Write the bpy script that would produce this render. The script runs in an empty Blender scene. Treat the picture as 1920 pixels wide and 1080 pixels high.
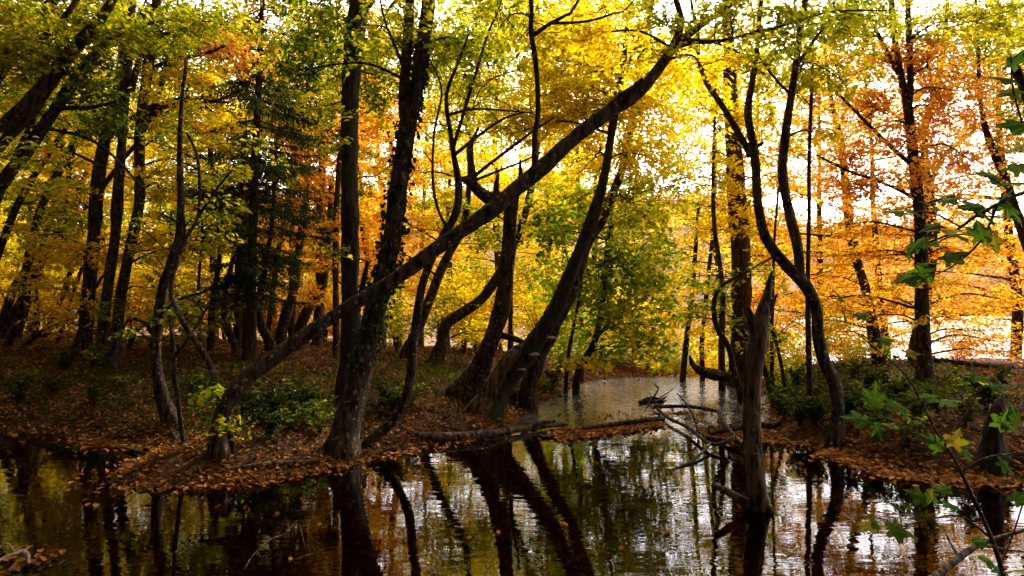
import bpy, math
import numpy as np
from mathutils import Vector

# ------------------------------------------------------------------ scene
scene = bpy.context.scene
COL = scene.collection
F = 1280.0            # focal length in photo pixels (24 mm on 36 mm, 1920 px wide)
CX, HY = 960.0, 555.0 # principal column and horizon row in photo pixels
CAMZ = 1.6

cam_data = bpy.data.cameras.new("camera")
cam_data.lens = 24.0
cam_data.sensor_width = 36.0
cam_data.shift_y = (HY - 540.0) / 1920.0
cam_data.clip_end = 3000
cam = bpy.data.objects.new("camera", cam_data)
cam.location = (0, 0, CAMZ)
cam.rotation_euler = (math.radians(90), 0, 0)
COL.objects.link(cam)
scene.camera = cam

SUN_EL, SUN_AZ = math.radians(37), math.radians(30)   # azimuth from +Y towards +X
world = bpy.data.worlds.new("World")
scene.world = world
world.use_nodes = True
nt = world.node_tree
nt.nodes.clear()
wo = nt.nodes.new("ShaderNodeOutputWorld")
bg = nt.nodes.new("ShaderNodeBackground")
bg.inputs[1].default_value = 0.15
sky = nt.nodes.new("ShaderNodeTexSky")
sky.sky_type = 'NISHITA'
sky.sun_disc = False
sky.sun_elevation = SUN_EL
sky.sun_rotation = SUN_AZ
tc = nt.nodes.new("ShaderNodeTexCoord")
cmap = nt.nodes.new("ShaderNodeMapping")
cmap.inputs['Scale'].default_value = (1.6, 1.6, 4.0)
cn = nt.nodes.new("ShaderNodeTexNoise")
cn.inputs['Scale'].default_value = 1.7
cn.inputs['Detail'].default_value = 7
cr = nt.nodes.new("ShaderNodeValToRGB")
cr.color_ramp.elements[0].position = 0.18
cr.color_ramp.elements[1].position = 0.40
cmx = nt.nodes.new("ShaderNodeMix")
cmx.data_type = 'RGBA'
# thin cloud: dazzling round the sun, grey on the far side of the sky
dotn = nt.nodes.new("ShaderNodeVectorMath"); dotn.operation = 'DOT_PRODUCT'
nrm = nt.nodes.new("ShaderNodeVectorMath"); nrm.operation = 'NORMALIZE'
dotn.inputs[1].default_value = Vector((0.42, 0.86, 0.42)).normalized()
gmr = nt.nodes.new("ShaderNodeMapRange"); gmr.interpolation_type = 'SMOOTHSTEP'
gmr.inputs[1].default_value = 0.22; gmr.inputs[2].default_value = 0.92
gcol = nt.nodes.new("ShaderNodeMix"); gcol.data_type = 'RGBA'
gcol.inputs['A'].default_value = (1.1, .95, .78, 1)
gcol.inputs['B'].default_value = (46, 44, 45, 1)
nt.links.new(tc.outputs['Generated'], nrm.inputs[0]); nt.links.new(nrm.outputs[0], dotn.inputs[0])
nt.links.new(dotn.outputs['Value'], gmr.inputs[0]); nt.links.new(gmr.outputs[0], gcol.inputs['Factor'])
nt.links.new(gcol.outputs['Result'], cmx.inputs['B'])
nt.links.new(tc.outputs['Generated'], cmap.inputs[0])
nt.links.new(cmap.outputs[0], cn.inputs['Vector'])
nt.links.new(cn.outputs[0], cr.inputs[0])
nt.links.new(cr.outputs[0], cmx.inputs['Factor'])
nt.links.new(sky.outputs[0], cmx.inputs['A'])
nt.links.new(cmx.outputs['Result'], bg.inputs[0])
nt.links.new(bg.outputs[0], wo.inputs[0])

sun_data = bpy.data.lights.new("sun", 'SUN')
sun_data.energy = 5.0
sun_data.angle = math.radians(0.6)
sun_data.color = (1.0, 0.9, 0.7)
sun = bpy.data.objects.new("sun", sun_data)
sun.location = (6, 40, 40)
_sd = Vector((math.sin(SUN_AZ) * math.cos(SUN_EL), math.cos(SUN_AZ) * math.cos(SUN_EL), math.sin(SUN_EL)))
sun.rotation_euler = _sd.to_track_quat('Z', 'Y').to_euler()
COL.objects.link(sun)

scene.view_settings.view_transform = 'Standard'
scene.view_settings.look = 'None'
scene.view_settings.gamma = 1.0
scene.view_settings.use_curve_mapping = False
scene.view_settings.exposure = 0.08
scene.render.engine = 'CYCLES'
scene.cycles.max_bounces = 7
scene.cycles.diffuse_bounces = 4
scene.cycles.glossy_bounces = 3
scene.cycles.transparent_max_bounces = 6
scene.cycles.use_denoising = True
scene.cycles.caustics_reflective = False
scene.cycles.caustics_refractive = False
scene.cycles.sample_clamp_indirect = 6.0

rng = np.random.default_rng(11)
R = rng.uniform
N = rng.normal

# ------------------------------------------------------------------ helpers
def P(px, py, d):
    """the point seen at photo pixel (px, py), d metres in front of the camera"""
    return np.array([(px - CX) / F * d, d, CAMZ + (HY - py) / F * d])

class MB:
    """collects vertices and faces of several shapes into ONE mesh"""
    def __init__(self):
        self.v, self.f, self.n, self.m, self.s = [], [], 0, [], []
    def add(self, verts, faces, mat=0, smooth=True):
        verts = np.asarray(verts, float).reshape(-1, 3)
        faces = np.asarray(faces, int)
        self.v.append(verts)
        self.f.append(faces + self.n)
        self.m.append(np.full(len(faces), mat))
        self.s.append(np.full(len(faces), smooth))
        self.n += len(verts)
    def mesh(self, name, mats, origin=(0, 0, 0)):
        me = bpy.data.meshes.new(name)
        v = np.concatenate(self.v) - np.asarray(origin, float)
        loops = np.concatenate([f.ravel() for f in self.f])
        tot = np.concatenate([np.full(len(f), f.shape[1]) for f in self.f])
        start = np.concatenate([[0], np.cumsum(tot)[:-1]])
        me.vertices.add(len(v)); me.vertices.foreach_set('co', v.astype(np.float32).ravel())
        me.loops.add(len(loops)); me.loops.foreach_set('vertex_index', loops.astype(np.int32))
        me.polygons.add(len(tot)); me.polygons.foreach_set('loop_start', start.astype(np.int32))
        me.polygons.foreach_set('material_index', np.concatenate(self.m).astype(np.int32))
        me.polygons.foreach_set('use_smooth', np.concatenate(self.s).astype(bool))
        for m in (mats if isinstance(mats, (list, tuple)) else [mats]):
            me.materials.append(m)
        me.update(calc_edges=True)
        return me

def link(name, me, parent=None):
    o = bpy.data.objects.new(name, me)
    COL.objects.link(o)
    if parent is not None:
        o.parent = parent
    return o

def tag(o, label=None, cat=None, group=None, kind=None):
    if label: o['label'] = label
    if cat: o['category'] = cat
    if group: o['group'] = group
    if kind: o['kind'] = kind
    return o

def empty(name, loc):
    o = bpy.data.objects.new(name, None)
    o.location = loc
    o.empty_display_size = 0.2
    COL.objects.link(o)
    return o

def copy_thing(o, loc, rz=0.0, sc=1.0, label=None, group=None):
    c = o.copy(); COL.objects.link(c)
    c.location = loc; c.rotation_euler = (0, 0, rz); c.scale = (sc, sc, sc)
    if label: c['label'] = label
    if group: c['group'] = group
    for ch in list(o.children):
        k = ch.copy(); COL.objects.link(k); k.parent = c
        for g in list(ch.children):
            q = g.copy(); COL.objects.link(q); q.parent = k
    return c

def catmull(p, r, step=0.1, maxn=200):
    """resample a polyline (n,3) with radii through a Catmull-Rom spline"""
    p = np.asarray(p, float); r = np.asarray(r, float)
    q = np.vstack([2 * p[0] - p[1], p, 2 * p[-1] - p[-2]])
    rr = np.concatenate([[r[0]], r, [r[-1]]])
    out, ro = [], []
    for i in range(1, len(q) - 2):
        L = np.linalg.norm(q[i + 1] - q[i])
        n = int(min(max(2, round(L / step)), maxn))
        t = (np.arange(n) / n)[:, None]
        a, b, c, d = q[i - 1], q[i], q[i + 1], q[i + 2]
        out.append(0.5 * ((2 * b) + (-a + c) * t + (2 * a - 5 * b + 4 * c - d) * t ** 2 + (-a + 3 * b - 3 * c + d) * t ** 3))
        t = t[:, 0]
        ro.append(rr[i] * (1 - t) + rr[i + 1] * t)
    out.append(q[-2][None]); ro.append([rr[-2]])
    return np.vstack(out), np.concatenate(ro)

def tube(mb, p, r, sides=8, rough=0.0, mat=0, flare=0.0, flare_h=0.25, cap=True, ground=None, groove=0.0):
    """sweep a circle along p; rough = bark relief as a fraction of the radius"""
    p = np.asarray(p, float); r = np.asarray(r, float)
    n = len(p)
    t = np.gradient(p, axis=0)
    t /= np.linalg.norm(t, axis=1)[:, None] + 1e-9
    ref = np.array([0.0, 1.0, 0.05]) if abs(t[0][1]) < 0.8 else np.array([1.0, 0, 0.1])
    u = np.zeros_like(p)
    cur = ref
    for i in range(n):
        cur = cur - t[i] * np.dot(cur, t[i])
        cur = cur / (np.linalg.norm(cur) + 1e-9)
        u[i] = cur
    w = np.cross(t, u)
    a = np.arange(sides) / sides * 2 * np.pi
    s = np.concatenate([[0], np.cumsum(np.linalg.norm(np.diff(p, axis=0), axis=1))])
    rad = np.repeat(r[:, None], sides, 1)
    if rough > 0:
        k = np.zeros((n, sides))
        for _ in range(5):
            m = rng.integers(1, 5); f = R(1.0, 7.0); ph = R(0, 6.28, 2)
            k += np.sin(m * a[None] + ph[0] + 0.8 * np.sin(s[:, None] * f * .5)) * np.sin(s[:, None] * f + ph[1]) * 0.35
        k += N(0, 0.35, (n, sides))
        if n > 8: k += (1.1 * np.interp(s, np.arange(0, s[-1] + .5, .22), N(0, 1, len(np.arange(0, s[-1] + .5, .22)))))[:, None] * .8
        rad = rad * (1 + rough * k)
    if groove > 0:
        g = np.zeros((n, sides))
        for mth in (3, 5, 8, 11):
            ph = R(0, 6.28) + np.cumsum(N(0, .05, n))
            g += -np.abs(np.sin(mth * a[None] / 2 * 2 / 2 + ph[:, None])) * (1.2 / mth ** .5)
        rad = rad * (1 + groove * (g + 1.2))
    if flare > 0:
        z = p[:, 2] - (p[:, 2].min() if ground is None else ground)
        e = np.exp(-np.clip(z, 0, 9) / flare_h)
        ph = R(0, 6.28)
        lob = 0.55 + 0.45 * np.sin(a * 3 + ph) + 0.35 * np.sin(a * 5 + ph * 2)
        rad = rad * (1 + flare * e[:, None] * np.clip(lob, 0.05, 1.4)[None])
    v = p[:, None] + u[:, None] * (np.cos(a)[None, :, None] * rad[..., None]) + w[:, None] * (np.sin(a)[None, :, None] * rad[..., None])
    i = np.arange(n - 1)[:, None] * sides
    j = np.arange(sides)[None]
    jn = (j + 1) % sides
    f = np.stack([i + j, i + jn, i + sides + jn, i + sides + j], -1).reshape(-1, 4)
    mb.add(v.reshape(-1, 3), f, mat)
    if cap:
        for e in (0, n - 1):
            ring = v[e]
            c = ring.mean(0)
            vv = np.vstack([ring, c[None]])
            fj = np.arange(sides)
            nx = (fj + 1) % sides
            tri = np.stack([nx, fj, np.full(sides, sides)], 1) if e == 0 else np.stack([fj, nx, np.full(sides, sides)], 1)
            mb.add(vv, tri, mat, False)

def unit(v):
    return v / (np.linalg.norm(v, axis=-1, keepdims=True) + 1e-9)

def leaves(mb, c, size, fwd=None, tilt=0.55, shape='oval', mat=0, droop=0.15, ratio=0.55):
    """one leaf at each point of c; fwd = the way its tip points"""
    n = len(c)
    if n == 0: return
    size = np.broadcast_to(size, (n,)) * R(0.7, 1.25, n)
    if fwd is None:
        az = R(0, 2 * np.pi, n)
        fwd = np.stack([np.cos(az), np.sin(az), np.zeros(n)], 1)
    fwd = unit(fwd + N(0, 0.45, (n, 3)))
    fwd[:, 2] -= droop
    fwd = unit(fwd)
    nor = np.stack([N(0, tilt, n), N(0, tilt, n), np.ones(n)], 1)
    nor = unit(nor - fwd * np.sum(nor * fwd, 1)[:, None])
    sd = np.cross(fwd, nor)
    if shape == 'rhomb':
        pts = np.array([[-.5, 0, 0], [-.05, ratio / 2, .0], [.5, 0, 0], [-.05, -ratio / 2, .0]])
        faces = np.array([[0, 1, 2, 3]])
    elif shape == 'needle':
        pts = np.array([[-.5, 0, 0], [0, .06, 0], [.5, 0, 0], [0, -.06, 0]])
        faces = np.array([[0, 1, 2, 3]])
    elif shape == 'oval':
        h = ratio / 2
        pts = np.array([[-.5, 0, 0], [.5, 0, -.06], [-.22, h * .85, .07], [.18, h * .8, .06], [-.22, -h * .85, .07], [.18, -h * .8, .06]])
        faces = np.array([[0, 2, 3, 1], [0, 1, 5, 4]])
    elif shape == 'maple':
        ang = np.radians([180, 120, 100, 72, 52, 36, 14, 0])
        rr = np.array([.12, .42, .26, .50, .30, .42, .28, .62])
        x = np.cos(ang) * rr; y = np.sin(ang) * rr
        up = [(x[k], y[k], .10 * abs(y[k])) for k in range(1, 7)]
        lo = [(x[k], -y[k], .10 * abs(y[k])) for k in range(1, 7)]
        pts = np.array([(x[0], 0, 0)] + up + [(x[7], 0, -.05)] + lo)
        fa = [0, 1, 2, 3, 4, 5, 6, 7]
        fb = [0, 7, 13, 12, 11, 10, 9, 8]
        faces = np.array([fa, fb])
    k = len(pts)
    v = c[:, None] + size[:, None, None] * (pts[None, :, 0:1] * fwd[:, None] + pts[None, :, 1:2] * sd[:, None] + pts[None, :, 2:3] * nor[:, None])
    f = (np.arange(n)[:, None, None] * k + faces[None]).reshape(-1, faces.shape[1])
    mb.add(v.reshape(-1, 3), f, mat, False)

# ------------------------------------------------------------------ materials
def new_mat(name):
    m = bpy.data.materials.new(name); m.use_nodes = True
    t = m.node_tree; t.nodes.clear()
    out = t.nodes.new("ShaderNodeOutputMaterial")
    return m, t, out

def ramp(t, fac, stops, interp='LINEAR'):
    r = t.nodes.new("ShaderNodeValToRGB")
    r.color_ramp.interpolation = interp
    els = r.color_ramp.elements
    while len(els) < len(stops): els.new(0.5)
    for e, (p, c) in zip(els, stops):
        e.position = p; e.color = (*c, 1)
    if fac is not None: t.links.new(fac, r.inputs[0])
    return r

def leaf_mat(name, cols, trans=0.6, patch=1.2, gloss=0.010, tr_gain=1.22, veins=False):
    """thin leaf: part reflects, part lets the light through; the tone changes from leaf to leaf"""
    m, t, out = new_mat(name)
    geo = t.nodes.new("ShaderNodeNewGeometry")
    no = t.nodes.new("ShaderNodeTexNoise"); no.inputs['Scale'].default_value = patch; no.inputs['Detail'].default_value = 2
    t.links.new(geo.outputs['Position'], no.inputs['Vector'])
    mm = t.nodes.new("ShaderNodeMath"); mm.operation = 'MULTIPLY_ADD'
    mm.inputs[1].default_value = 0.95
    t.links.new(no.outputs[0], mm.inputs[0])
    ad = t.nodes.new("ShaderNodeMath"); ad.operation = 'MULTIPLY_ADD'
    ad.inputs[1].default_value = 0.62; ad.inputs[2].default_value = -0.29
    t.links.new(geo.outputs['Random Per Island'], ad.inputs[0])
    t.links.new(ad.outputs[0], mm.inputs[2])
    n = len(cols)
    rp = ramp(t, mm.outputs[0], [(0.12 + 0.76 * k / (n - 1), c) for k, c in enumerate(cols)])
    if veins:                                    # pale ribs fanning out from the stalk, brown blotches
        def mth(op, x, y=None):
            q = t.nodes.new("ShaderNodeMath"); q.operation = op
            for k, s in enumerate((x, y)):
                if s is None: continue
                if isinstance(s, (int, float)): q.inputs[k].default_value = s
                else: t.links.new(s, q.inputs[k])
            return q.outputs[0]
        tco = t.nodes.new("ShaderNodeTexCoord"); sp = t.nodes.new("ShaderNodeSeparateXYZ")
        t.links.new(tco.outputs['Object'], sp.inputs[0])
        an = mth('ARCTAN2', sp.outputs['Y'], mth('ADD', sp.outputs['X'], .02))
        w = mth('ABSOLUTE', mth('SINE', mth('MULTIPLY', an, math.pi / .72)))
        rv = ramp(t, w, [(.05, (1, 1, 1)), (.17, (0, 0, 0))])
        vm = t.nodes.new("ShaderNodeMix"); vm.data_type = 'RGBA'; vm.inputs['B'].default_value = (.22, .26, .06, 1)
        t.links.new(mth('MULTIPLY', rv.outputs[0], .6), vm.inputs['Factor']); t.links.new(rp.outputs[0], vm.inputs['A'])
        nb = t.nodes.new("ShaderNodeTexNoise"); nb.inputs['Scale'].default_value = 34; nb.inputs['Detail'].default_value = 4
        t.links.new(geo.outputs['Position'], nb.inputs['Vector'])
        rb = ramp(t, nb.outputs[0], [(.60, (0, 0, 0)), (.70, (.85, .85, .85))])
        bm = t.nodes.new("ShaderNodeMix"); bm.data_type = 'RGBA'; bm.inputs['B'].default_value = (.10, .05, .012, 1)
        t.links.new(rb.outputs[0], bm.inputs['Factor']); t.links.new(vm.outputs['Result'], bm.inputs['A'])
        class _o: outputs = [bm.outputs['Result']]
        rp = _o
    di = t.nodes.new("ShaderNodeBsdfDiffuse")
    tr = t.nodes.new("ShaderNodeBsdfTranslucent")
    g = t.nodes.new("ShaderNodeHueSaturation"); g.inputs['Saturation'].default_value = 1.0; g.inputs['Value'].default_value = tr_gain
    t.links.new(rp.outputs[0], di.inputs[0]); t.links.new(rp.outputs[0], g.inputs['Color']); t.links.new(g.outputs[0], tr.inputs[0])
    mx = t.nodes.new("ShaderNodeMixShader"); mx.inputs[0].default_value = trans
    t.links.new(di.outputs[0], mx.inputs[1]); t.links.new(tr.outputs[0], mx.inputs[2])
    gl = t.nodes.new("ShaderNodeBsdfGlossy"); gl.inputs['Roughness'].default_value = 0.42; gl.inputs[0].default_value = (.9, .9, .9, 1)
    m2 = t.nodes.new("ShaderNodeMixShader"); m2.inputs[0].default_value = gloss
    t.links.new(mx.outputs[0], m2.inputs[1]); t.links.new(gl.outputs[0], m2.inputs[2])
    t.links.new(m2.outputs[0], out.inputs[0])
    return m

def bark_mat(name, dark, mid, lichen, lich_amt=0.62, scale=9, bump=0.9, moss=None):
    m, t, out = new_mat(name)
    tcn = t.nodes.new("ShaderNodeTexCoord")
    mp = t.nodes.new("ShaderNodeMapping"); mp.inputs['Scale'].default_value = (scale * 2.2, scale * 2.2, scale * .55)
    t.links.new(tcn.outputs['Object'], mp.inputs[0])
    n1 = t.nodes.new("ShaderNodeTexNoise"); n1.inputs['Scale'].default_value = 1.0; n1.inputs['Detail'].default_value = 6; n1.inputs['Roughness'].default_value = .65
    t.links.new(mp.outputs[0], n1.inputs['Vector'])
    r1 = ramp(t, n1.outputs[0], [(0.40, dark), (0.60, mid)])
    n2 = t.nodes.new("ShaderNodeTexNoise"); n2.inputs['Scale'].default_value = 22; n2.inputs['Detail'].default_value = 4
    t.links.new(tcn.outputs['Object'], n2.inputs['Vector'])
    r2 = ramp(t, n2.outputs[0], [(lich_amt, (0, 0, 0)), (lich_amt + .05, (1, 1, 1))])
    mx = t.nodes.new("ShaderNodeMix"); mx.data_type = 'RGBA'; mx.inputs['B'].default_value = (*lichen, 1)
    t.links.new(r1.outputs[0], mx.inputs['A']); t.links.new(r2.outputs[0], mx.inputs['Factor'])
    colour = mx.outputs['Result']
    if moss:
        n3 = t.nodes.new("ShaderNodeTexNoise"); n3.inputs['Scale'].default_value = 3.2; n3.inputs['Detail'].default_value = 5
        t.links.new(tcn.outputs['Object'], n3.inputs['Vector'])
        r3 = ramp(t, n3.outputs[0], [(.5, (0, 0, 0)), (.62, (1, 1, 1))])
        m3 = t.nodes.new("ShaderNodeMix"); m3.data_type = 'RGBA'; m3.inputs['B'].default_value = (*moss, 1)
        t.links.new(colour, m3.inputs['A']); t.links.new(r3.outputs[0], m3.inputs['Factor'])
        colour = m3.outputs['Result']
    b = t.nodes.new("ShaderNodeBump"); b.inputs['Strength'].default_value = bump; b.inputs['Distance'].default_value = 0.05
    t.links.new(n1.outputs[0], b.inputs['Height'])
    pb = t.nodes.new("ShaderNodeBsdfPrincipled"); pb.inputs['Roughness'].default_value = .85
    pb.inputs['Specular IOR Level'].default_value = .12
    t.links.new(colour, pb.inputs['Base Color']); t.links.new(b.outputs[0], pb.inputs['Normal'])
    t.links.new(pb.outputs[0], out.inputs[0])
    return m

BARK = bark_mat("dark_bark", (.007, .005, .004), (.085, .054, .031), (.24, .185, .12), .61)
BARK_GREY = bark_mat("grey_bark", (.009, .006, .004), (.09, .063, .04), (.27, .19, .135), .61, 8)
BARK_MOSS = bark_mat("mossy_bark", (.010, .007, .005), (.05, .036, .024), (.12, .10, .07), .68, 9, .7, (.028, .036, .008))
BARK_RED = bark_mat("reddish_bark", (.022, .012, .008), (.09, .05, .034), (.17, .12, .09), .66, 10)
DEADWOOD = bark_mat("dead_wood", (.010, .006, .004), (.19, .115, .06), (.28, .19, .11), .66, 10, 1.2)
PALEWOOD = bark_mat("pale_dead_wood", (.10, .07, .045), (.30, .22, .15), (.4, .32, .24), .7, 9, .5)

def rgb(*s):  # sRGB 0..255 -> linear
    return tuple(((c / 255) / 12.92 if c / 255 <= .04045 else ((c / 255 + .055) / 1.055) ** 2.4) for c in s)

LEAF = {
    'yellow':  leaf_mat("yellow_leaf", [rgb(150, 148, 18), rgb(222, 206, 18), rgb(248, 224, 20), rgb(244, 204, 16)], tr_gain=1.4),
    'gold':    leaf_mat("gold_leaf", [rgb(146, 138, 18), rgb(210, 188, 18), rgb(236, 198, 18), rgb(226, 168, 16)], tr_gain=1.4),
    'yg':      leaf_mat("yellow_green_leaf", [rgb(80, 100, 14), rgb(142, 152, 16), rgb(204, 192, 18), rgb(230, 204, 22)]),
    'green':   leaf_mat("green_leaf", [rgb(44, 66, 10), rgb(74, 94, 12), rgb(116, 128, 14), rgb(196, 176, 20)]),
    'maple':   leaf_mat("maple_leaf", [rgb(70, 112, 16), rgb(118, 150, 18), rgb(184, 188, 24), rgb(242, 208, 24)], tr_gain=1.55),
    'orange':  leaf_mat("orange_leaf", [rgb(196, 168, 26), rgb(234, 192, 28), rgb(238, 168, 22), rgb(214, 128, 20)], tr_gain=1.35),
    'copper':  leaf_mat("copper_leaf", [rgb(224, 190, 62), rgb(228, 174, 52), rgb(216, 148, 44), rgb(180, 104, 34)], tr_gain=1.5),
    'spruce':  leaf_mat("spruce_needle", [rgb(30, 42, 12), rgb(42, 54, 16), rgb(58, 70, 20), rgb(84, 82, 22)], trans=.35),
    'ivy':     leaf_mat("ivy_leaf", [rgb(22, 38, 12), rgb(34, 54, 16), rgb(50, 70, 20), rgb(60, 80, 24)], trans=.2, gloss=.01),
    'herb':    leaf_mat("herb_leaf", [rgb(36, 46, 10), rgb(48, 62, 12), rgb(70, 80, 14), rgb(112, 108, 20)], trans=.4),
    'litter':  leaf_mat("litter_leaf", [rgb(56, 34, 17), rgb(108, 65, 26), rgb(150, 92, 34), rgb(180, 126, 46)], trans=.15, patch=2.0),
    'litter_bright': leaf_mat("fresh_fallen_leaf", [rgb(76, 43, 15), rgb(132, 76, 20), rgb(172, 106, 26), rgb(192, 138, 38)], trans=.2, patch=3.0),
    'fg':      leaf_mat("near_maple_leaf_green", [rgb(32, 62, 8), rgb(42, 74, 10), rgb(58, 90, 12), rgb(92, 112, 16)], trans=.5, patch=9, gloss=.002, veins=True),
    'fgy':     leaf_mat("near_maple_leaf_yellow", [rgb(60, 88, 12), rgb(108, 116, 16), rgb(146, 128, 20), rgb(116, 78, 20)], trans=.5, patch=16, gloss=.002, veins=True),
    'far':     leaf_mat("far_wood_leaf", [rgb(170, 138, 56), rgb(222, 172, 80), rgb(222, 156, 92), rgb(190, 128, 78)], trans=.3, patch=.12),
}
# ------------------------------------------------------------------ land and water
def shore(px, py, z=0.0):
    d = (CAMZ - z) * F / (py - HY)
    return ((px - CX) / F * d, d)

_sh = [shore(*q) for q in [(-250, 800), (0, 812), (90, 816), (145, 824), (165, 838), (300, 836), (288, 850), (245, 868),
       (196, 903), (262, 917), (350, 912), (430, 910), (500, 904), (560, 893), (620, 878), (650, 866), (740, 844), (850, 829),
       (930, 816), (962, 800), (975, 780), (1010, 760), (1045, 742), (1075, 728), (1096, 717), (1150, 709), (1230, 706), (1310, 707),
       (1390, 712), (1432, 728), (1450, 750), (1456, 775), (1448, 795), (1470, 818), (1510, 832), (1560, 843), (1600, 862),
       (1680, 884), (1800, 898), (1900, 905), (2100, 930)]]
POND = np.array([(-14, 9.2)] + _sh + [(8.5, 5.0), (13, 4.2), (13, 1.6), (6, 1.5), (0, 1.2), (-6, 1.5), (-14, 2.0)])

def pond_dist(x, y):
    """signed distance to the water's edge, positive on land"""
    x = np.atleast_1d(np.asarray(x, float)); y = np.atleast_1d(np.asarray(y, float))
    best = np.full(x.shape, 1e9); inside = np.zeros(x.shape, bool)
    A = POND; B = np.roll(POND, -1, 0)
    for (ax, ay), (bx, by) in zip(A, B):
        ex, ey = bx - ax, by - ay
        t = np.clip(((x - ax) * ex + (y - ay) * ey) / (ex * ex + ey * ey + 1e-12), 0, 1)
        best = np.minimum(best, (x - ax - t * ex) ** 2 + (y - ay - t * ey) ** 2)
        c = ((ay > y) != (by > y)) & (x < (bx - ax) * (y - ay) / (by - ay + 1e-12) + ax)
        inside ^= c
    d = np.sqrt(best)
    return np.where(inside, -d, d)

def sstep(a, b, x):
    t = np.clip((x - a) / (b - a), 0, 1)
    return t * t * (3 - 2 * t)

def H(x, y):
    x = np.atleast_1d(np.asarray(x, float)); y = np.atleast_1d(np.asarray(y, float))
    s = pond_dist(x, y)
    amp = np.interp(x, [-14, -9, -6, -3, 0, 2.5, 4, 9], [.9, .75, .62, .52, .40, .26, .42, .48])
    amp = amp * (1 - .55 * np.exp(-((x - 2.6) / 1.3) ** 2 - ((y - 13.4) / 1.4) ** 2))
    wid = np.interp(x, [-9, -3, 0, 3, 4.5], [1.3, 1.5, 1.0, .5, .6])
    land = amp * (1 - np.exp(-np.clip(s, 0, 50) / wid)) * sstep(-.02, .35, s) + .015 * sstep(0, .1, s)
    bump = .035 * np.sin(x * 2.1 + 1.3 * np.sin(y * 1.3)) * np.sin(y * 2.3 + .7) + .018 * np.sin(x * 6.3 + y * 2.2) * np.sin(y * 5.1 - x)
    land = land + bump * sstep(.1, .8, s)
    bed = -np.minimum(.42, .30 * (1 - np.exp(s / .9)) + .03) + .012 * np.sin(x * 7 + y * 3) * np.sin(y * 6)
    h = np.where(s > 0, land, bed)
    rt = sstep(2.5, 4.5, x)
    drop = ((1 - rt) * sstep(14.2, 27, y) + rt * sstep(11.8, 17.5, y)) * 2.2 + sstep(14, 45, np.abs(x)) * .3
    return h - drop

def ground_hit(px, py, water=False):
    """first point where the ray through the pixel meets the ground"""
    d = np.linspace(3, 45, 4200)
    z = CAMZ + (HY - py) / F * d
    h = H((px - CX) / F * d, d)
    if water: h = np.maximum(h, 0)
    k = np.argmax(z <= h)
    return d[k]

def axis(lo, hi, f0, f1, fine, grow):
    a = list(np.arange(f0, f1 + 1e-6, fine))
    s = fine; x = f1
    while x < hi:
        s *= grow; x += s; a.append(x)
    s = fine; x = f0; b = []
    while x > lo:
        s *= grow; x -= s; b.append(x)
    return np.array(b[::-1] + a)

gx = axis(-900, 900, -8.5, 6.5, .075, 1.14)
gy = axis(-300, 1500, 4.6, 14.6, .075, 1.14)
GX, GY = np.meshgrid(gx, gy)
gz = H(GX.ravel(), GY.ravel())
lump = N(0, .008, gz.shape) * (np.abs(GX.ravel()) < 9)
mb = MB()
nx_, ny_ = len(gx), len(gy)
ii = (np.arange(ny_ - 1)[:, None] * nx_ + np.arange(nx_ - 1)[None]).ravel()
mb.add(np.stack([GX.ravel(), GY.ravel(), gz + lump], 1), np.stack([ii, ii + 1, ii + nx_ + 1, ii + nx_], 1))

m, t, out = new_mat("forest_floor")
geo = t.nodes.new("ShaderNodeNewGeometry")
vo = t.nodes.new("ShaderNodeTexVoronoi"); vo.inputs['Scale'].default_value = 17
no = t.nodes.new("ShaderNodeTexNoise"); no.inputs['Scale'].default_value = 2.2; no.inputs['Detail'].default_value = 8
dn = t.nodes.new("ShaderNodeTexNoise"); dn.inputs['Scale'].default_value = 9
va = t.nodes.new("ShaderNodeVectorMath"); va.operation = 'MULTIPLY_ADD'; va.inputs[1].default_value = (.09, .09, .09)
t.links.new(geo.outputs['Position'], dn.inputs['Vector']); t.links.new(dn.outputs['Color'], va.inputs[0]); t.links.new(geo.outputs['Position'], va.inputs[2])
t.links.new(va.outputs[0], vo.inputs['Vector']); t.links.new(geo.outputs['Position'], no.inputs['Vector'])
rv = ramp(t, vo.outputs['Color'], [(0, (.028, .014, .007)), (.45, (.075, .034, .012)), (.75, (.13, .058, .017)), (1, (.19, .095, .025))])
rn = ramp(t, no.outputs[0], [(.38, (0, 0, 0)), (.62, (1, 1, 1))])
mx = t.nodes.new("ShaderNodeMix"); mx.data_type = 'RGBA'; mx.inputs['A'].default_value = (.034, .019, .009, 1)
t.links.new(rn.outputs[0], mx.inputs['Factor']); t.links.new(rv.outputs[0], mx.inputs['B'])
pb = t.nodes.new("ShaderNodeBsdfPrincipled"); pb.inputs['Roughness'].default_value = .8; pb.inputs['Specular IOR Level'].default_value = .05
bp = t.nodes.new("ShaderNodeBump"); bp.inputs['Strength'].default_value = .7; bp.inputs['Distance'].default_value = .02
t.links.new(vo.outputs['Distance'], bp.inputs['Height']); t.links.new(bp.outputs[0], pb.inputs['Normal'])
t.links.new(mx.outputs['Result'], pb.inputs['Base Color']); t.links.new(pb.outputs[0], out.inputs[0])
GROUND_MAT = m
tag(link("ground", mb.mesh("ground", GROUND_MAT)), kind='structure')

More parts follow.
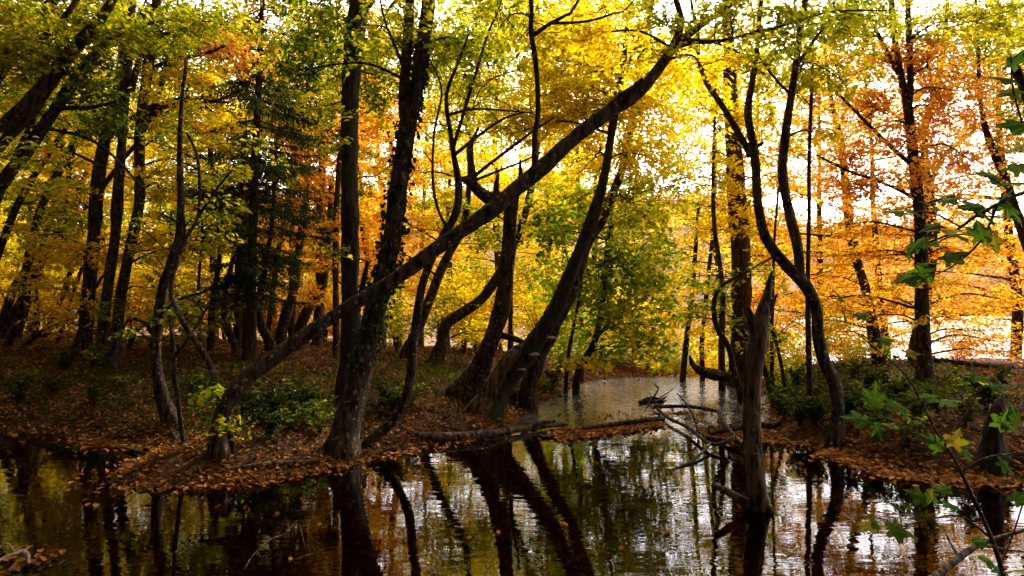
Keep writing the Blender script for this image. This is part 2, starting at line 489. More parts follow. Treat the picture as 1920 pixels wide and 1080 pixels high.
# pond and stream: one clear brown sheet over the leafy bed
def water_mat(name, tint, ior, scale, strength, rough, riffle=False):
    m, t, out = new_mat(name)
    geo = t.nodes.new("ShaderNodeNewGeometry")
    mp = t.nodes.new("ShaderNodeMapping"); mp.inputs['Scale'].default_value = scale
    t.links.new(geo.outputs['Position'], mp.inputs[0])
    n1 = t.nodes.new("ShaderNodeTexNoise"); n1.inputs['Scale'].default_value = 1; n1.inputs['Detail'].default_value = 3; n1.inputs['Distortion'].default_value = .6
    t.links.new(mp.outputs[0], n1.inputs['Vector'])
    b = t.nodes.new("ShaderNodeBump"); b.inputs['Distance'].default_value = .02; b.inputs['Strength'].default_value = strength
    t.links.new(n1.outputs[0], b.inputs['Height'])
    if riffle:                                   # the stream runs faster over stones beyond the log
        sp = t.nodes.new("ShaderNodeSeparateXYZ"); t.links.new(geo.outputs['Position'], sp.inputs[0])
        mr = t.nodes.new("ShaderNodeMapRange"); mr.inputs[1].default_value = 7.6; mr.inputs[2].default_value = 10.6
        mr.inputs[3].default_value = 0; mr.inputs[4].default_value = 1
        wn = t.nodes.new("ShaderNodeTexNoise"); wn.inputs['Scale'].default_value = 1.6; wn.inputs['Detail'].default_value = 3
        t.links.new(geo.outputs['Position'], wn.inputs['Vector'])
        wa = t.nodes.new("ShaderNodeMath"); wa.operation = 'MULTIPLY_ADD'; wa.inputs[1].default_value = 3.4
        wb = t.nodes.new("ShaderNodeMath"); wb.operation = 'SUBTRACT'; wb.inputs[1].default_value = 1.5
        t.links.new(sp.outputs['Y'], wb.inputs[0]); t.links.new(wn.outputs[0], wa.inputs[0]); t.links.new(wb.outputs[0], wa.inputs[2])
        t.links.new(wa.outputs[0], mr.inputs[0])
        n2 = t.nodes.new("ShaderNodeTexNoise"); n2.inputs['Scale'].default_value = 9; n2.inputs['Detail'].default_value = 3
        t.links.new(geo.outputs['Position'], n2.inputs['Vector'])
        mu = t.nodes.new("ShaderNodeMath"); mu.operation = 'MULTIPLY'
        t.links.new(n2.outputs[0], mu.inputs[0]); t.links.new(mr.outputs[0], mu.inputs[1])
        b2 = t.nodes.new("ShaderNodeBump"); b2.inputs['Distance'].default_value = .02; b2.inputs['Strength'].default_value = 1.0
        t.links.new(mu.outputs[0], b2.inputs['Height']); t.links.new(b.outputs[0], b2.inputs['Normal'])
        b = b2; rmask = mr
    fr = t.nodes.new("ShaderNodeFresnel"); fr.inputs['IOR'].default_value = ior
    t.links.new(b.outputs[0], fr.inputs['Normal'])
    tr = t.nodes.new("ShaderNodeBsdfTransparent"); tr.inputs[0].default_value = (*tint, 1)
    gl = t.nodes.new("ShaderNodeBsdfGlossy"); gl.inputs['Roughness'].default_value = rough
    t.links.new(b.outputs[0], gl.inputs['Normal'])
    if riffle:
        rr = t.nodes.new('ShaderNodeMath'); rr.operation = 'MULTIPLY_ADD'; rr.inputs[1].default_value = .06; rr.inputs[2].default_value = rough
        t.links.new(rmask.outputs[0], rr.inputs[0]); t.links.new(rr.outputs[0], gl.inputs['Roughness'])
    mx = t.nodes.new("ShaderNodeMixShader")
    t.links.new(fr.outputs[0], mx.inputs[0]); t.links.new(tr.outputs[0], mx.inputs[1]); t.links.new(gl.outputs[0], mx.inputs[2])
    if riffle:                                   # sky glare on the riffle, painted as a pale diffuse mix
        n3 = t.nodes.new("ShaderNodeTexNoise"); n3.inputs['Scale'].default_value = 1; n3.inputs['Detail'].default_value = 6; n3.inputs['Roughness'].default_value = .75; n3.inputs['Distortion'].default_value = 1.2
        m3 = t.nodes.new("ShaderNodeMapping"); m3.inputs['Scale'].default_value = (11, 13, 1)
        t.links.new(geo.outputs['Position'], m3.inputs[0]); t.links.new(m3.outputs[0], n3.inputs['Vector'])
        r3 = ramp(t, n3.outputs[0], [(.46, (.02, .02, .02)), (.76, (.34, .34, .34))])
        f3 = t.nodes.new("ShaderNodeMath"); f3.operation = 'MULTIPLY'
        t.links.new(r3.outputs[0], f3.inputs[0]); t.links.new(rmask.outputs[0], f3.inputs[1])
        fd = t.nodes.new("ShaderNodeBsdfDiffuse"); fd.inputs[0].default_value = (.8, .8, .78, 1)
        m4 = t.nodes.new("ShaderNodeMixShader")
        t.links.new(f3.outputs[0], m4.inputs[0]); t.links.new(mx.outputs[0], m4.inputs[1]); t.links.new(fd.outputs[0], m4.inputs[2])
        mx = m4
    t.links.new(mx.outputs[0], out.inputs[0])
    return m

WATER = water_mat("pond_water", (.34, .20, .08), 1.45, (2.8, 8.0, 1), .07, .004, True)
# only where the ground lies under the water (plus a hidden rim below the bank)
wx = np.arange(-14, 13.01, .25); wy = np.arange(1.0, 13.61, .2)
WX, WY = np.meshgrid(wx, wy)
ws = pond_dist(WX.ravel(), WY.ravel()).reshape(WX.shape)
keep = (ws[:-1, :-1] < .45)
ii = (np.arange(len(wy) - 1)[:, None] * len(wx) + np.arange(len(wx) - 1)[None])[keep]
mb = MB()
mb.add(np.stack([WX.ravel(), WY.ravel(), np.zeros(WX.size)], 1), np.stack([ii, ii + 1, ii + len(wx) + 1, ii + len(wx)], 1))
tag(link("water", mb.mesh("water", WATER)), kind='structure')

LAKE = water_mat("lake_water", (.30, .30, .28), 1.8, (.5, 1.6, 1), .8, .2)
mb = MB()
mb.add([(7.6, 18, -1.15), (160, 18, -1.15), (260, 27, -1.15), (260, 100, -1.15), (37, 100, -1.15)], [[0, 1, 2, 3, 4]])
tag(link("lake", mb.mesh("lake", LAKE)), kind='structure')

# hills beyond the lake
def hill_y0(x, y):          # the slope comes close on the left, the lake lies in front of it on the right
    return 27 + 57 * sstep(.33, .43, x / y)
def hill_h(x, y):
    ridge = 14.5 + 3.0 * np.sin(x * .021 + .6) + 1.8 * np.sin(x * .055 + 2)
    return -3 + (ridge + 3) * sstep(0, 1, (y + 4 * np.sin(x * .05) - hill_y0(x, y)) / 100)
hx = np.linspace(-320, 420, 160); hy = np.linspace(26, 330, 90)
HX, HYY = np.meshgrid(hx, hy)
hz = hill_h(HX, HYY)
mb = MB()
ii = (np.arange(len(hy) - 1)[:, None] * len(hx) + np.arange(len(hx) - 1)[None]).ravel()
mb.add(np.stack([HX.ravel(), HYY.ravel(), hz.ravel()], 1), np.stack([ii, ii + 1, ii + len(hx) + 1, ii + len(hx)], 1))
m, t, out = new_mat("hill_ground")
n1 = t.nodes.new("ShaderNodeTexNoise"); n1.inputs['Scale'].default_value = .09; n1.inputs['Detail'].default_value = 8
geo = t.nodes.new("ShaderNodeNewGeometry"); t.links.new(geo.outputs['Position'], n1.inputs['Vector'])
r1 = ramp(t, n1.outputs[0], [(.35, (.16, .10, .04)), (.55, (.31, .19, .075)), (.7, (.34, .24, .065))])
pb = t.nodes.new("ShaderNodeBsdfPrincipled"); pb.inputs['Roughness'].default_value = .9
t.links.new(r1.outputs[0], pb.inputs['Base Color']); t.links.new(pb.outputs[0], out.inputs[0])
tag(link("hills", mb.mesh("hills", m)), kind='structure')

# the far wood on those hills reads as one mass
mb = MB()
nt_ = 4600
ty = R(42, 200, nt_); tx = R(-1.0, 1.2, nt_) * ty
ty = np.maximum(ty, hill_y0(tx, ty) + 10); tz = hill_h(tx, ty)
per = 34
c = np.stack([np.repeat(tx, per), np.repeat(ty, per), np.repeat(tz, per)], 1)
q = unit(N(0, 1, (nt_ * per, 3))) * (R(.2, 1, nt_ * per) ** .4)[:, None]
sc_ = np.repeat(R(.6, 1.4, nt_) * (.4 + ty / 130), per)[:, None]
c = c + q * sc_ * np.array([1, 1, 1.2]) + np.stack([np.zeros(nt_ * per)] * 2 + [sc_[:, 0] * 1.1], 1)
leaves(mb, c, .15 + c[:, 1] * .0042, tilt=1.2, shape='rhomb', ratio=.8)
tag(link("far_wood", mb.mesh("far_wood", LEAF['far'])), kind='stuff')
# ------------------------------------------------------------------ trees
SUN_SIDE = np.array([_sd.x, _sd.y, 0.0])

class Tree:
    """a tree built where the photo shows it: traced stems, limbs that carry sprays of leaves"""
    def __init__(self, name, label, cat, base, depth=None, group=None, bark=None, water=False, sink=.25):
        self.name, self.bark = name, bark or BARK
        self.d = depth if depth is not None else float(ground_hit(base[0], base[1], water))
        b = P(base[0], base[1], self.d)
        self.base = np.array([b[0], b[1], 0.0 if water else float(H(b[0], b[1])[0])])
        self.sink = sink
        self.root = empty(name, self.base)
        tag(self.root, label, cat, group)
        self.px, self.pw, self.pr = [], [], []     # samples of every stem: pixel, world, radius
        self.stems = 0
        self.crown = None
    def nearest(self, px, py):
        a = np.concatenate(self.px)
        return int(np.argmin(np.sum((a - np.array([px, py])) ** 2, 1)))
    def stem(self, pts, dd=0.0, part=None, rough=.07, sides=None, flare=0.0, flare_h=.22, extend=True, ext=2.6, wob=.02, mat=None, label=None, groove=0.0):
        """pts: (px, py, radius in px); dd: how much farther the last point is than the first"""
        first = self.stems == 0
        if first:
            d0 = self.d
        else:
            k = self.nearest(pts[0][0], pts[0][1])
            w = np.concatenate(self.pw)[k]
            d0 = w[1]
        L = np.concatenate([[0], np.cumsum([math.hypot(pts[i + 1][0] - pts[i][0], pts[i + 1][1] - pts[i][1]) for i in range(len(pts) - 1)])])
        w3, r3 = [], []
        for (x, y, r), l in zip(pts, L / L[-1]):
            d = d0 + dd * l
            if 0 < l: d += wob * math.sin(l * 9 + pts[0][0])
            w3.append(P(x, y, d)); r3.append(r / F * d)
        if first:
            lo = w3[0].copy(); lo[2] = min(self.base[2], w3[0][2]) - self.sink
            lo[:2] += (w3[0][:2] - w3[1][:2]) * .15
            w3.insert(0, lo); r3.insert(0, r3[0] * 1.05)
        if extend and pts[-1][1] < 25:
            v = unit(w3[-1] - w3[-2]); v = unit(v + np.array([0, 0, .5]))
            for k in (1, 2, 3):
                w3.append(w3[-1] + (v + N(0, .1, 3)) * ext / 3); r3.append(r3[-1] * .68)
        p, r = catmull(w3, r3, .07 if self.d < 9.5 else .12)
        if sides is None: sides = 14 if max(r3) > .08 else (9 if max(r3) > .03 else 6)
        m = MB()
        tube(m, p, r, sides, rough, flare=flare if first else 0, flare_h=flare_h, ground=self.base[2], groove=groove)
        part = part or ('trunk' if first else 'branch')
        o = link(part, m.mesh(part, mat or self.bark, self.base), self.root)
        if label: o['label'] = label
        self.px.append(np.stack([CX + p[:, 0] / p[:, 1] * F, HY - (p[:, 2] - CAMZ) / p[:, 1] * F], 1))
        self.pw.append(p); self.pr.append(r)
        self.stems += 1
        return o
    def crown_mb(self):
        if self.crown is None: self.crown = MB(); self.cmats = [BARK]
        return self.crown
    def foliage(self, blobs, shape='oval', size=.07, flat=.30, limb=True, cov=1.25, tilt=.55, spray=.42, twigs=True):
        """blobs: (px, py, rx, ry, depth, palette[, cover]); every blob is a real cluster of leafy sprays"""
        m = self.crown_mb()
        pw = np.concatenate(self.pw); pxs = np.concatenate(self.px); pr = np.concatenate(self.pr)
        for b in blobs:
            px, py, rx, ry, d, pal = b[:6]
            cv = b[6] if len(b) > 6 else 1.0
            c = P(px, py, d)
            ax = rx / F * d; az = ry / F * d
            ay = .5 * (ax + az) * .9
            mat = LEAF[pal]
            if mat not in self.cmats: self.cmats.append(mat)
            mi = self.cmats.index(mat)
            # where the limb leaves the stem: below the cluster
            cost = np.sum((pw - c) ** 2, 1) + np.where(pw[:, 2] > c[2] - .1, 2.0, 0) + np.where(pw[:, 2] > c[2] + .5, 4.0, 0)
            k = int(np.argmin(cost))
            a = pw[k]; ra = min(pr[k] * .5, .035, .012 + .006 * np.linalg.norm(c - a))
            mid = (a + c) / 2 + np.array([N(0, .08), N(0, .08), .10 * np.linalg.norm(c - a)])
            out = unit(np.array([c[0] - a[0], c[1] - a[1], 0.0]) + 1e-4)
            lp, lr = catmull([a, mid, c, c + out * ax * .6 + np.array([0, 0, az * .2])], [ra, ra * .7, ra * .45, .004], .12)
            if limb: tube(m, lp, lr, 5, .05, 0, cap=False)
            leaf_m = size
            area = math.pi * ax * az
            n = int((1.6 if px < 1400 else 2.0) * cov * cv * area / (leaf_m ** 2 * .30))
            ns = max(3, n // 26)
            q = unit(N(0, 1, (ns, 3))) * (R(0, 1, ns) ** .45)[:, None]
            sc = c + q * np.array([ax, ay, az])
            dirv = sc - a; dirv[:, 2] *= .25
            dirv = unit(unit(dirv) + N(0, .45, (ns, 3)) * np.array([1, 1, .35]))
            dirv[:, 2] -= .10
            L = spray * R(.6, 1.3, ns)
            per = 26
            tt = R(-.5, .5, (ns, per))
            side = unit(np.cross(dirv, np.array([0, 0, 1.0])))
            wdt = (.42 * (.62 - tt)) * L[:, None]
            lat = R(-1, 1, (ns, per)) * wdt
            pos = sc[:, None] + dirv[:, None] * (tt * L[:, None])[..., None] + side[:, None] * lat[..., None]
            pos[..., 2] += N(0, flat * .12, (ns, per)) - (tt + .5) * .06 * L[:, None]
            fw = dirv[:, None] * .8 + side[:, None] * (np.sign(lat) * .8)[..., None]
            leaves(m, pos.reshape(-1, 3), leaf_m, fw.reshape(-1, 3), tilt=tilt, shape=shape, mat=mi)
            if twigs:
                for i in range(ns):
                    s0 = sc[i] - dirv[i] * L[i] * .5; s1 = sc[i] + dirv[i] * L[i] * .45
                    j = int(np.argmin(np.sum((lp - s0) ** 2, 1)))
                    pts = [s0, sc[i] + np.array([0, 0, .02]), s1]; rr = [.0035, .0028, .0012]
                    if i % 2 == 0:
                        pts = [lp[j], (lp[j] + s0) / 2 + N(0, .04, 3)] + pts; rr = [.006, .005] + rr
                    tube(m, np.array(pts), np.array(rr) * (d / 9) ** .5, 3, 0, 0, cap=False)
        return self
    def done(self):
        if self.crown is not None:
            pw = np.concatenate(self.pw); pr = np.concatenate(self.pr)
            ok = np.where((pw[:, 2] > .9) & (pw[:, 2] < 6))[0]
            for k in (rng.choice(ok, min(16, max(4, len(ok) // 14))) if len(ok) else []):
                a = R(0, 6.28); L = R(.25, .8)
                v = np.array([math.cos(a), .5 * math.sin(a), R(.1, .9)]); v = unit(v)
                q = [pw[k], pw[k] + v * L * .4 + N(0, .03, 3), pw[k] + v * L * .75 + N(0, .05, 3), pw[k] + v * L + N(0, .09, 3) - np.array([0, 0, .03])]
                tube(self.crown, np.array(q), np.array([.007, .0055, .004, .0015]), 4, 0, 0, cap=False)
                for _ in range(2):
                    b = q[1] + (q[2] - q[1]) * R(0, 1); w = unit(v + N(0, .6, 3))
                    tube(self.crown, np.array([b, b + w * L * .22, b + w * L * .42 + N(0, .03, 3)]), np.array([.004, .003, .001]), 3, 0, 0, cap=False)
        if self.crown is not None:
            link('crown', self.crown.mesh('crown', self.cmats, self.base), self.root)
        return self

def ivy_on(T, stem, z0, z1, n, pal='ivy', size=.055):
    p = T.pw[stem]; r = T.pr[stem]
    k = np.where((p[:, 2] > z0) & (p[:, 2] < z1))[0]
    i = rng.choice(k, n)
    a = R(0, 2 * np.pi, n)
    o = np.stack([np.cos(a), np.sin(a), np.zeros(n)], 1)
    c = p[i] + o * (r[i] * R(1.0, 1.35, n) + .012)[:, None] + N(0, .02, (n, 3))
    m = MB()
    nn = len(c)
    fw = o * .6 + np.array([0, 0, -1.0])
    leaves(m, c, size, fw, tilt=.9, shape='oval', ratio=.8)
    for s in range(5):
        ph = R(0, 6.28); kk = k[::3]
        an = ph + np.sin(np.arange(len(kk)) * .15) * .8
        pp = p[kk] + np.stack([np.cos(an), np.sin(an), 0 * an], 1) * (r[kk] * 1.06)[:, None]
        tube(m, pp, np.full(len(kk), .006), 4, 0, 1, cap=False)
    return link('ivy', m.mesh('ivy', [LEAF[pal], BARK], T.base), T.root)

# ---- the long leaning trunk across the middle
T = Tree('leaning_tree', 'dark trunk slanting from the left bank right across the middle of the scene', 'tree', (413, 852), bark=BARK_GREY)
dl = T.d
T.stem([(413, 852, 17.2), (411, 805, 13.8), (425, 757, 13.8), (460, 712, 14.6), (520, 665, 14.6), (640, 583, 12), (740, 524, 13.8), (830, 458, 13.8), (920, 395, 14.6), (960, 361, 14.6), (1020, 311, 14.6), (1080, 256, 13.8), (1140, 211, 12.9), (1190, 179, 11.2), (1230, 135, 10.3), (1260, 90, 8.6), (1277, 45, 6.88), (1268, 0, 5.59)], dd=.55, flare=.5, rough=.06, sides=18)
T.stem([(1262, 88, 8), (1310, 50, 6), (1350, 22, 5), (1395, -14, 4)], dd=.3)
T.stem([(1275, 75, 6), (1340, 78, 3.5), (1420, 60, 3), (1480, 45, 2.5), (1560, 22, 2), (1690, 20, 1.3)], dd=.4, extend=False)
T.stem([(1140, 207, 9), (1162, 182, 7), (1188, 165, 6), (1207, 148, 5)], dd=-.1, extend=False)
T.stem([(1003, 318, 7), (1003, 255, 5.5), (1009, 205, 5), (1005, 120, 5), (996, 60, 4.5), (995, -5, 4)], dd=-.15)
T.stem([(1000, 66, 4), (1035, 42, 3.5), (1062, 28, 3), (1085, 0, 2.5)], dd=-.1)
T.stem([(1030, 44, 3), (1100, 40, 2.5), (1150, 25, 2), (1185, 5, 1.5)], dd=-.1)
T.stem([(700, 552, 5), (730, 541, 3), (760, 538, 2)], dd=-.1, extend=False, part='branch')
T.foliage([(1020, 70, 110, 80, dl + .7, 'yellow'), (1130, 60, 110, 80, dl + .9, 'yellow'), (1250, 50, 90, 60, dl + .4, 'yg'), (1360, 40, 100, 60, dl + .7, 'yg'),
           (1480, 50, 90, 50, dl + .8, 'yg'), (930, 60, 90, 80, dl + 1.0, 'yg'), (1320, 130, 90, 55, dl + 1.2, 'yellow'), (1190, 120, 80, 60, dl + 1.2, 'yellow'),
           (1600, 30, 110, 45, dl + 1.2, 'yg', .8), (1430, 120, 60, 40, dl + 1.3, 'yg', .7), (1160, -60, 220, 70, dl + .5, 'yg', .6), (1420, -60, 200, 60, dl + .6, 'yg', .6)], cov=1.0).done()
LEAN = T

# ---- twin trunk with ivy, left of the middle
T = Tree('forked_tree', 'thick dark trunk with ivy forking into two stems, crossed by the slanting trunk', 'tree', (640, 852), bark=BARK)
dt = T.d
T.stem([(640, 852, 26.7), (652, 790, 23), (668, 730, 21.2), (680, 685, 20.2), (695, 620, 20.2), (711, 560, 18.4), (724, 500, 17.5), (736, 440, 17.5), (747, 350, 15.6), (757, 285, 15.6), (764, 232, 15.6), (776, 195, 12.9), (789, 105, 12), (804, 0, 12)], dd=.55, flare=.55, sides=18, rough=.075)
T.stem([(762, 236, 11), (757, 190, 11), (762, 100, 10), (769, -2, 9)], dd=.25, sides=12)
T.stem([(770, 160, 4), (740, 85, 3), (722, 40, 2.2), (712, -5, 1.8)], dd=-.3)
ivy_on(T, 0, .9, 4.3, 900)
T.foliage([(400, -420, 330, 150, 6.2, 'yg'), (800, -380, 300, 150, 6.6, 'yg'), (620, -700, 400, 160, 5.4, 'green')], size=.14, cov=.9, spray=.9, twigs=False)  # unseen canopy overhead, added to shade the left bank and water
T.foliage([(790, 60, 100, 60, dt + .6, 'yg'), (870, 90, 80, 70, dt + 1.0, 'yg'), (720, 90, 60, 80, dt + .9, 'yg', .8), (610, 60, 80, 70, dt + .7, 'green', .9), (690, 120, 130, 110, dt + 3.2, 'yg', .8), (820, 80, 120, 90, dt + 3.0, 'yg', .8), (560, 60, 120, 80, dt + 3.0, 'yg', .8), (560, 130, 70, 60, dt + .6, 'green', .9),
           (800, -70, 260, 80, dt + .6, 'yg', .6), (560, -70, 200, 70, dt, 'green', .6)], cov=1.0).done()

# ---- straight trunk just behind it
T = Tree('straight_tree', 'straight upright dark trunk standing just left of the ivy-clad forked trunk', 'tree', (650, 772), depth=8.2, bark=BARK_MOSS)
T.stem([(648, 775, 25), (652, 735, 22), (657, 670, 20), (659, 590, 18), (657, 540, 17), (656, 400, 17), (655, 250, 16), (661, 110, 17), (672, 20, 18), (676, -10, 18)], dd=.2, flare=.4, sides=18, rough=.08)
T.stem([(678, 25, 9), (692, 8, 7), (702, -10, 6)], dd=.15)
T.stem([(676, 560, 6), (684, 515, 5), (690, 490, 3)], dd=-.1, extend=False)
T.foliage([(640, 470, 36, 40, 7.9, 'yg', .5), (700, 330, 46, 60, 8.6, 'yg', .6), (625, 250, 40, 60, 8.0, 'yg', .6), (700, 140, 70, 80, 8.9, 'green', .8), (600, 200, 50, 50, 8.7, 'yg', .8), (660, -80, 200, 70, 8.2, 'yg', .6)], cov=1.0).done()

# ---- slender crooked sapling between them and the middle group
T = Tree('crooked_sapling', 'slender crooked stem curving up from the bank foot right of the forked trunk', 'sapling', (688, 832), depth=7.05)
T.stem([(688, 834, 10), (730, 796, 10), (758, 750, 9), (768, 715, 9), (776, 640, 8.5), (786, 565, 8), (796, 520, 8), (826, 450, 8), (855, 398, 8), (860, 345, 7), (852, 298, 5.5), (845, 250, 4.5), (837, 200, 4), (840, 165, 3.5), (862, 110, 2.6), (880, 60, 2)], dd=.25, extend=False, rough=.05)
T.stem([(850, 276, 4), (870, 210, 3.4), (896, 125, 3), (916, 60, 2.5), (938, 8, 2)], dd=-.1)
T.stem([(846, 432, 4), (826, 405, 3.2), (812, 345, 3), (814, 250, 2.5), (828, 170, 2), (805, 110, 1.6)], dd=-.15, extend=False)
T.stem([(853, 290, 3.5), (900, 252, 3), (945, 222, 2.2), (985, 210, 1.5)], dd=.1, extend=False)
T.stem([(840, 215, 3), (885, 205, 2.2), (930, 206, 1.8), (1000, 212, 1.2)], dd=.1, extend=False)
T.foliage([(880, 160, 60, 50, 7.3, 'yg', .45), (830, 110, 50, 50, 7.2, 'yg', .5)], cov=.8).done()

# ---- hollow broken trunk in the middle
T = Tree('broken_tree', 'hollow broken trunk in the middle whose torn top ends in a bent elbow limb', 'tree', (862, 752), bark=BARK)
db = T.d
T.stem([(862, 754, 22.3), (893, 705, 19.1), (912, 662, 16.6), (934, 600, 15.8), (947, 545, 14.9), (952, 480, 14), (957, 410, 14), (960, 372, 14), (962, 348, 9.09)], dd=.05, extend=False, flare=.6, sides=18, rough=.09, groove=.08)
T.stem([(955, 372, 15), (925, 374, 13), (905, 364, 11), (890, 350, 10), (877, 338, 8), (866, 336, 6)], dd=-.3, extend=False, sides=12)
T.stem([(930, 368, 6), (931, 345, 5), (935, 325, 2)], dd=-.1, extend=False, part='stub')
T.stem([(968, 356, 6), (976, 332, 5), (975, 300, 2)], dd=.1, extend=False, part='stub')
T.stem([(880, 338, 4), (920, 306, 3.4), (965, 272, 3), (1002, 244, 2.5), (1040, 220, 1.5)], dd=-.2, extend=False)
T.stem([(882, 342, 3.5), (930, 322, 2.6), (975, 305, 2.2), (1015, 285, 1.5)], dd=.2, extend=False)
T.stem([(890, 350, 8), (884, 315, 7), (881, 285, 7), (884, 268, 4), (897, 240, 2.5)], dd=.3, extend=False)
T.stem([(938, 628, 7), (962, 634, 6), (984, 643, 5)], dd=.0, extend=False, part='stub')
T.done()

# ---- leaning pair with bracket fungi
T = Tree('fungus_tree', 'stout trunk leaning right over the stream with three pale bracket fungi on it', 'tree', (912, 775), bark=BARK_MOSS)
df = T.d
T.stem([(912, 777, 21.5), (940, 722, 20.7), (968, 690, 19.9), (1004, 640, 19.1), (1036, 590, 15.8), (1058, 540, 14), (1086, 474, 12.4), (1114, 400, 11.6), (1134, 325, 8.28), (1145, 260, 7.45), (1160, 170, 6.62), (1174, 70, 4.97), (1180, -5, 4.5)], dd=.5, flare=.5, sides=18, rough=.08)
T.stem([(1165, 160, 4), (1190, 90, 3), (1215, 10, 2)], dd=.3)
for (fx, fy, fw_) in ((1033, 633, 9), (1000, 664, 10), (975, 692, 9)):
    k = T.nearest(fx, fy); w = np.concatenate(T.pw)[k]; r = np.concatenate(T.pr)[k]
    c = P(fx, fy, w[1] - r * .78)
    s = fw_ / F * w[1]
    a = np.linspace(0, np.pi, 13)
    prof = [(1.0, 0.0), (1.05, -.18), (.9, -.34), (.5, -.42), (0.02, -.42)]
    top = [(.02, .34), (.45, .30), (.8, .16), (1.0, 0.0)]
    rings = []
    for (q, z) in top[:-1] + prof:
        rings.append(np.stack([np.cos(a) * q * s * 1.15, -np.sin(a) * q * s * 1.2, np.full(13, z * s)], 1))
    v = np.concatenate(rings) + c + np.array([0, r * .12, 0]) + N(0, .0015, (len(rings) * 13, 3))
    f = [[i * 13 + j, i * 13 + j + 1, (i + 1) * 13 + j + 1, (i + 1) * 13 + j] for i in range(len(rings) - 1) for j in range(12)]
    m = MB(); m.add(v, f)
    link('bracket_fungus', m.mesh('bracket_fungus', PALEWOOD, T.base), T.root)
T.foliage([(1150, 200, 120, 70, df + .6, 'yellow'), (1080, 140, 110, 70, df + .8, 'yellow'), (1210, 290, 90, 60, df + .8, 'yellow'), (1110, 300, 90, 50, df + 1.2, 'yellow'),
           (1230, 190, 70, 70, df + .9, 'yellow', .8), (1010, 180, 110, 70, df + .8, 'yellow'), (960, 250, 90, 50, df + 1.0, 'yellow', .9), (1060, 230, 110, 60, df + 1.0, 'yellow'),
           (1180, 380, 80, 46, df + 1.0, 'yg', .8), (1020, 60, 170, 90, df + 1.6, 'yg', .7), (880, 160, 110, 110, df + 1.8, 'yg', .8), (1130, 110, 150, 100, df + 1.9, 'yellow', .6), (1240, 90, 90, 60, df + 1, 'yellow', .8), (1100, 30, 120, 60, df + 1, 'yellow', .9)], cov=1.35).done()

T = Tree('shadow_tree', 'second leaning trunk close behind the trunk that carries bracket fungi', 'tree', (995, 718), depth=9.6, bark=BARK)
T.stem([(990, 730, 16.2), (997, 708, 15.3), (1016, 662, 14.4), (1042, 605, 13.5), (1073, 542, 11.7), (1096, 465, 10.8), (1129, 408, 9.9), (1150, 360, 8.1), (1170, 305, 7.2), (1186, 210, 5.4), (1200, 110, 4.05), (1215, 10, 2.7)], dd=.4, flare=.4, sides=14)
T.foliage([(1180, 420, 60, 50, 10.1, 'yg', .8), (1215, 240, 70, 60, 10.2, 'yellow', .8), (1270, 150, 70, 70, 10.6, 'yellow', .8)], cov=1.1).done()

T = Tree('split_stump', 'split slab of an old stump leaning between the broken trunk and the fungus trunk', 'stump', (900, 772), depth=df - .12, bark=DEADWOOD)
T.stem([(897, 776, 15), (915, 745, 13), (932, 708, 12), (954, 676, 11), (972, 655, 9), (982, 645, 3)], dd=.15, extend=False, flare=.6, rough=.16, sides=14)
T.done()

# ---- dead snag standing in the water
T = Tree('dead_snag', 'bare broken snag of grey-brown dead wood standing in the pond at right', 'dead tree', (1422, 955), water=True, bark=DEADWOOD, sink=.5)
T.stem([(1424, 957, 23.2), (1421, 925, 18.1), (1416, 885, 16.3), (1411, 835, 16.3), (1410, 765, 15.5), (1412, 705, 15.5), (1420, 645, 17.2), (1427, 605, 16.3), (1432, 580, 14.6), (1438, 555, 9.46), (1444, 525, 5.16), (1448, 508, 1.72)], dd=.02, extend=False, rough=.10, sides=40, groove=.13, flare=.12, flare_h=.12)
T.stem([(1416, 620, 12), (1410, 600, 9), (1405, 584, 5), (1402, 574, 2)], dd=-.02, extend=False, part='broken_spike', rough=.15)
T.stem([(1440, 590, 6), (1450, 568, 5), (1456, 552, 2)], dd=0, extend=False, part='broken_spike', rough=.15)
T.stem([(1410, 950, 10), (1385, 935, 8), (1360, 920, 7), (1338, 910, 3)], dd=-.05, extend=False, part='root', rough=.15)
T.stem([(1432, 955, 11), (1442, 950, 6), (1448, 962, 4)], dd=-.1, extend=False, part='root', rough=.15)
T.done()

# ---- double curving stem on the right shore
T = Tree('curved_tree', 'grey speckled trunk curving up from the right shore and splitting into two wavy stems', 'tree', (1563, 836), bark=BARK_GREY)
dc = T.d
T.stem([(1564, 838, 16.6), (1570, 770, 11.5), (1563, 715, 11), (1546, 680, 11.5), (1534, 630, 11), (1531, 580, 10.6), (1514, 541, 11), (1495, 518, 11), (1470, 493, 9.2), (1436, 445, 9.2), (1421, 380, 8.28), (1417, 310, 7.82), (1412, 270, 7.36), (1402, 210, 6.9), (1411, 150, 5.52), (1420, 90, 4.6), (1425, 20, 4.6)], dd=.3, flare=.35, sides=16, rough=.06)
T.stem([(1500, 525, 10), (1496, 465, 9.5), (1480, 400, 9), (1467, 325, 8.5), (1472, 258, 8), (1482, 190, 7.5), (1492, 125, 7), (1500, 60, 6), (1510, -2, 5)], dd=.1, sides=12)
T.stem([(1408, 292, 7), (1394, 265, 6), (1355, 200, 5.5), (1325, 155, 5), (1310, 110, 4.2), (1308, 55, 3.5), (1296, 0, 2.8)], dd=.3)
T.stem([(1416, 276, 5), (1424, 272, 4), (1432, 266, 2.5)], dd=0, extend=False, part='stub')
T.stem([(1490, 130, 4), (1530, 70, 3), (1575, 22, 2.3), (1620, -8, 2)], dd=.2)
T.stem([(1485, 180, 3), (1440, 130, 2.2), (1370, 20, 1.6)], dd=.3)
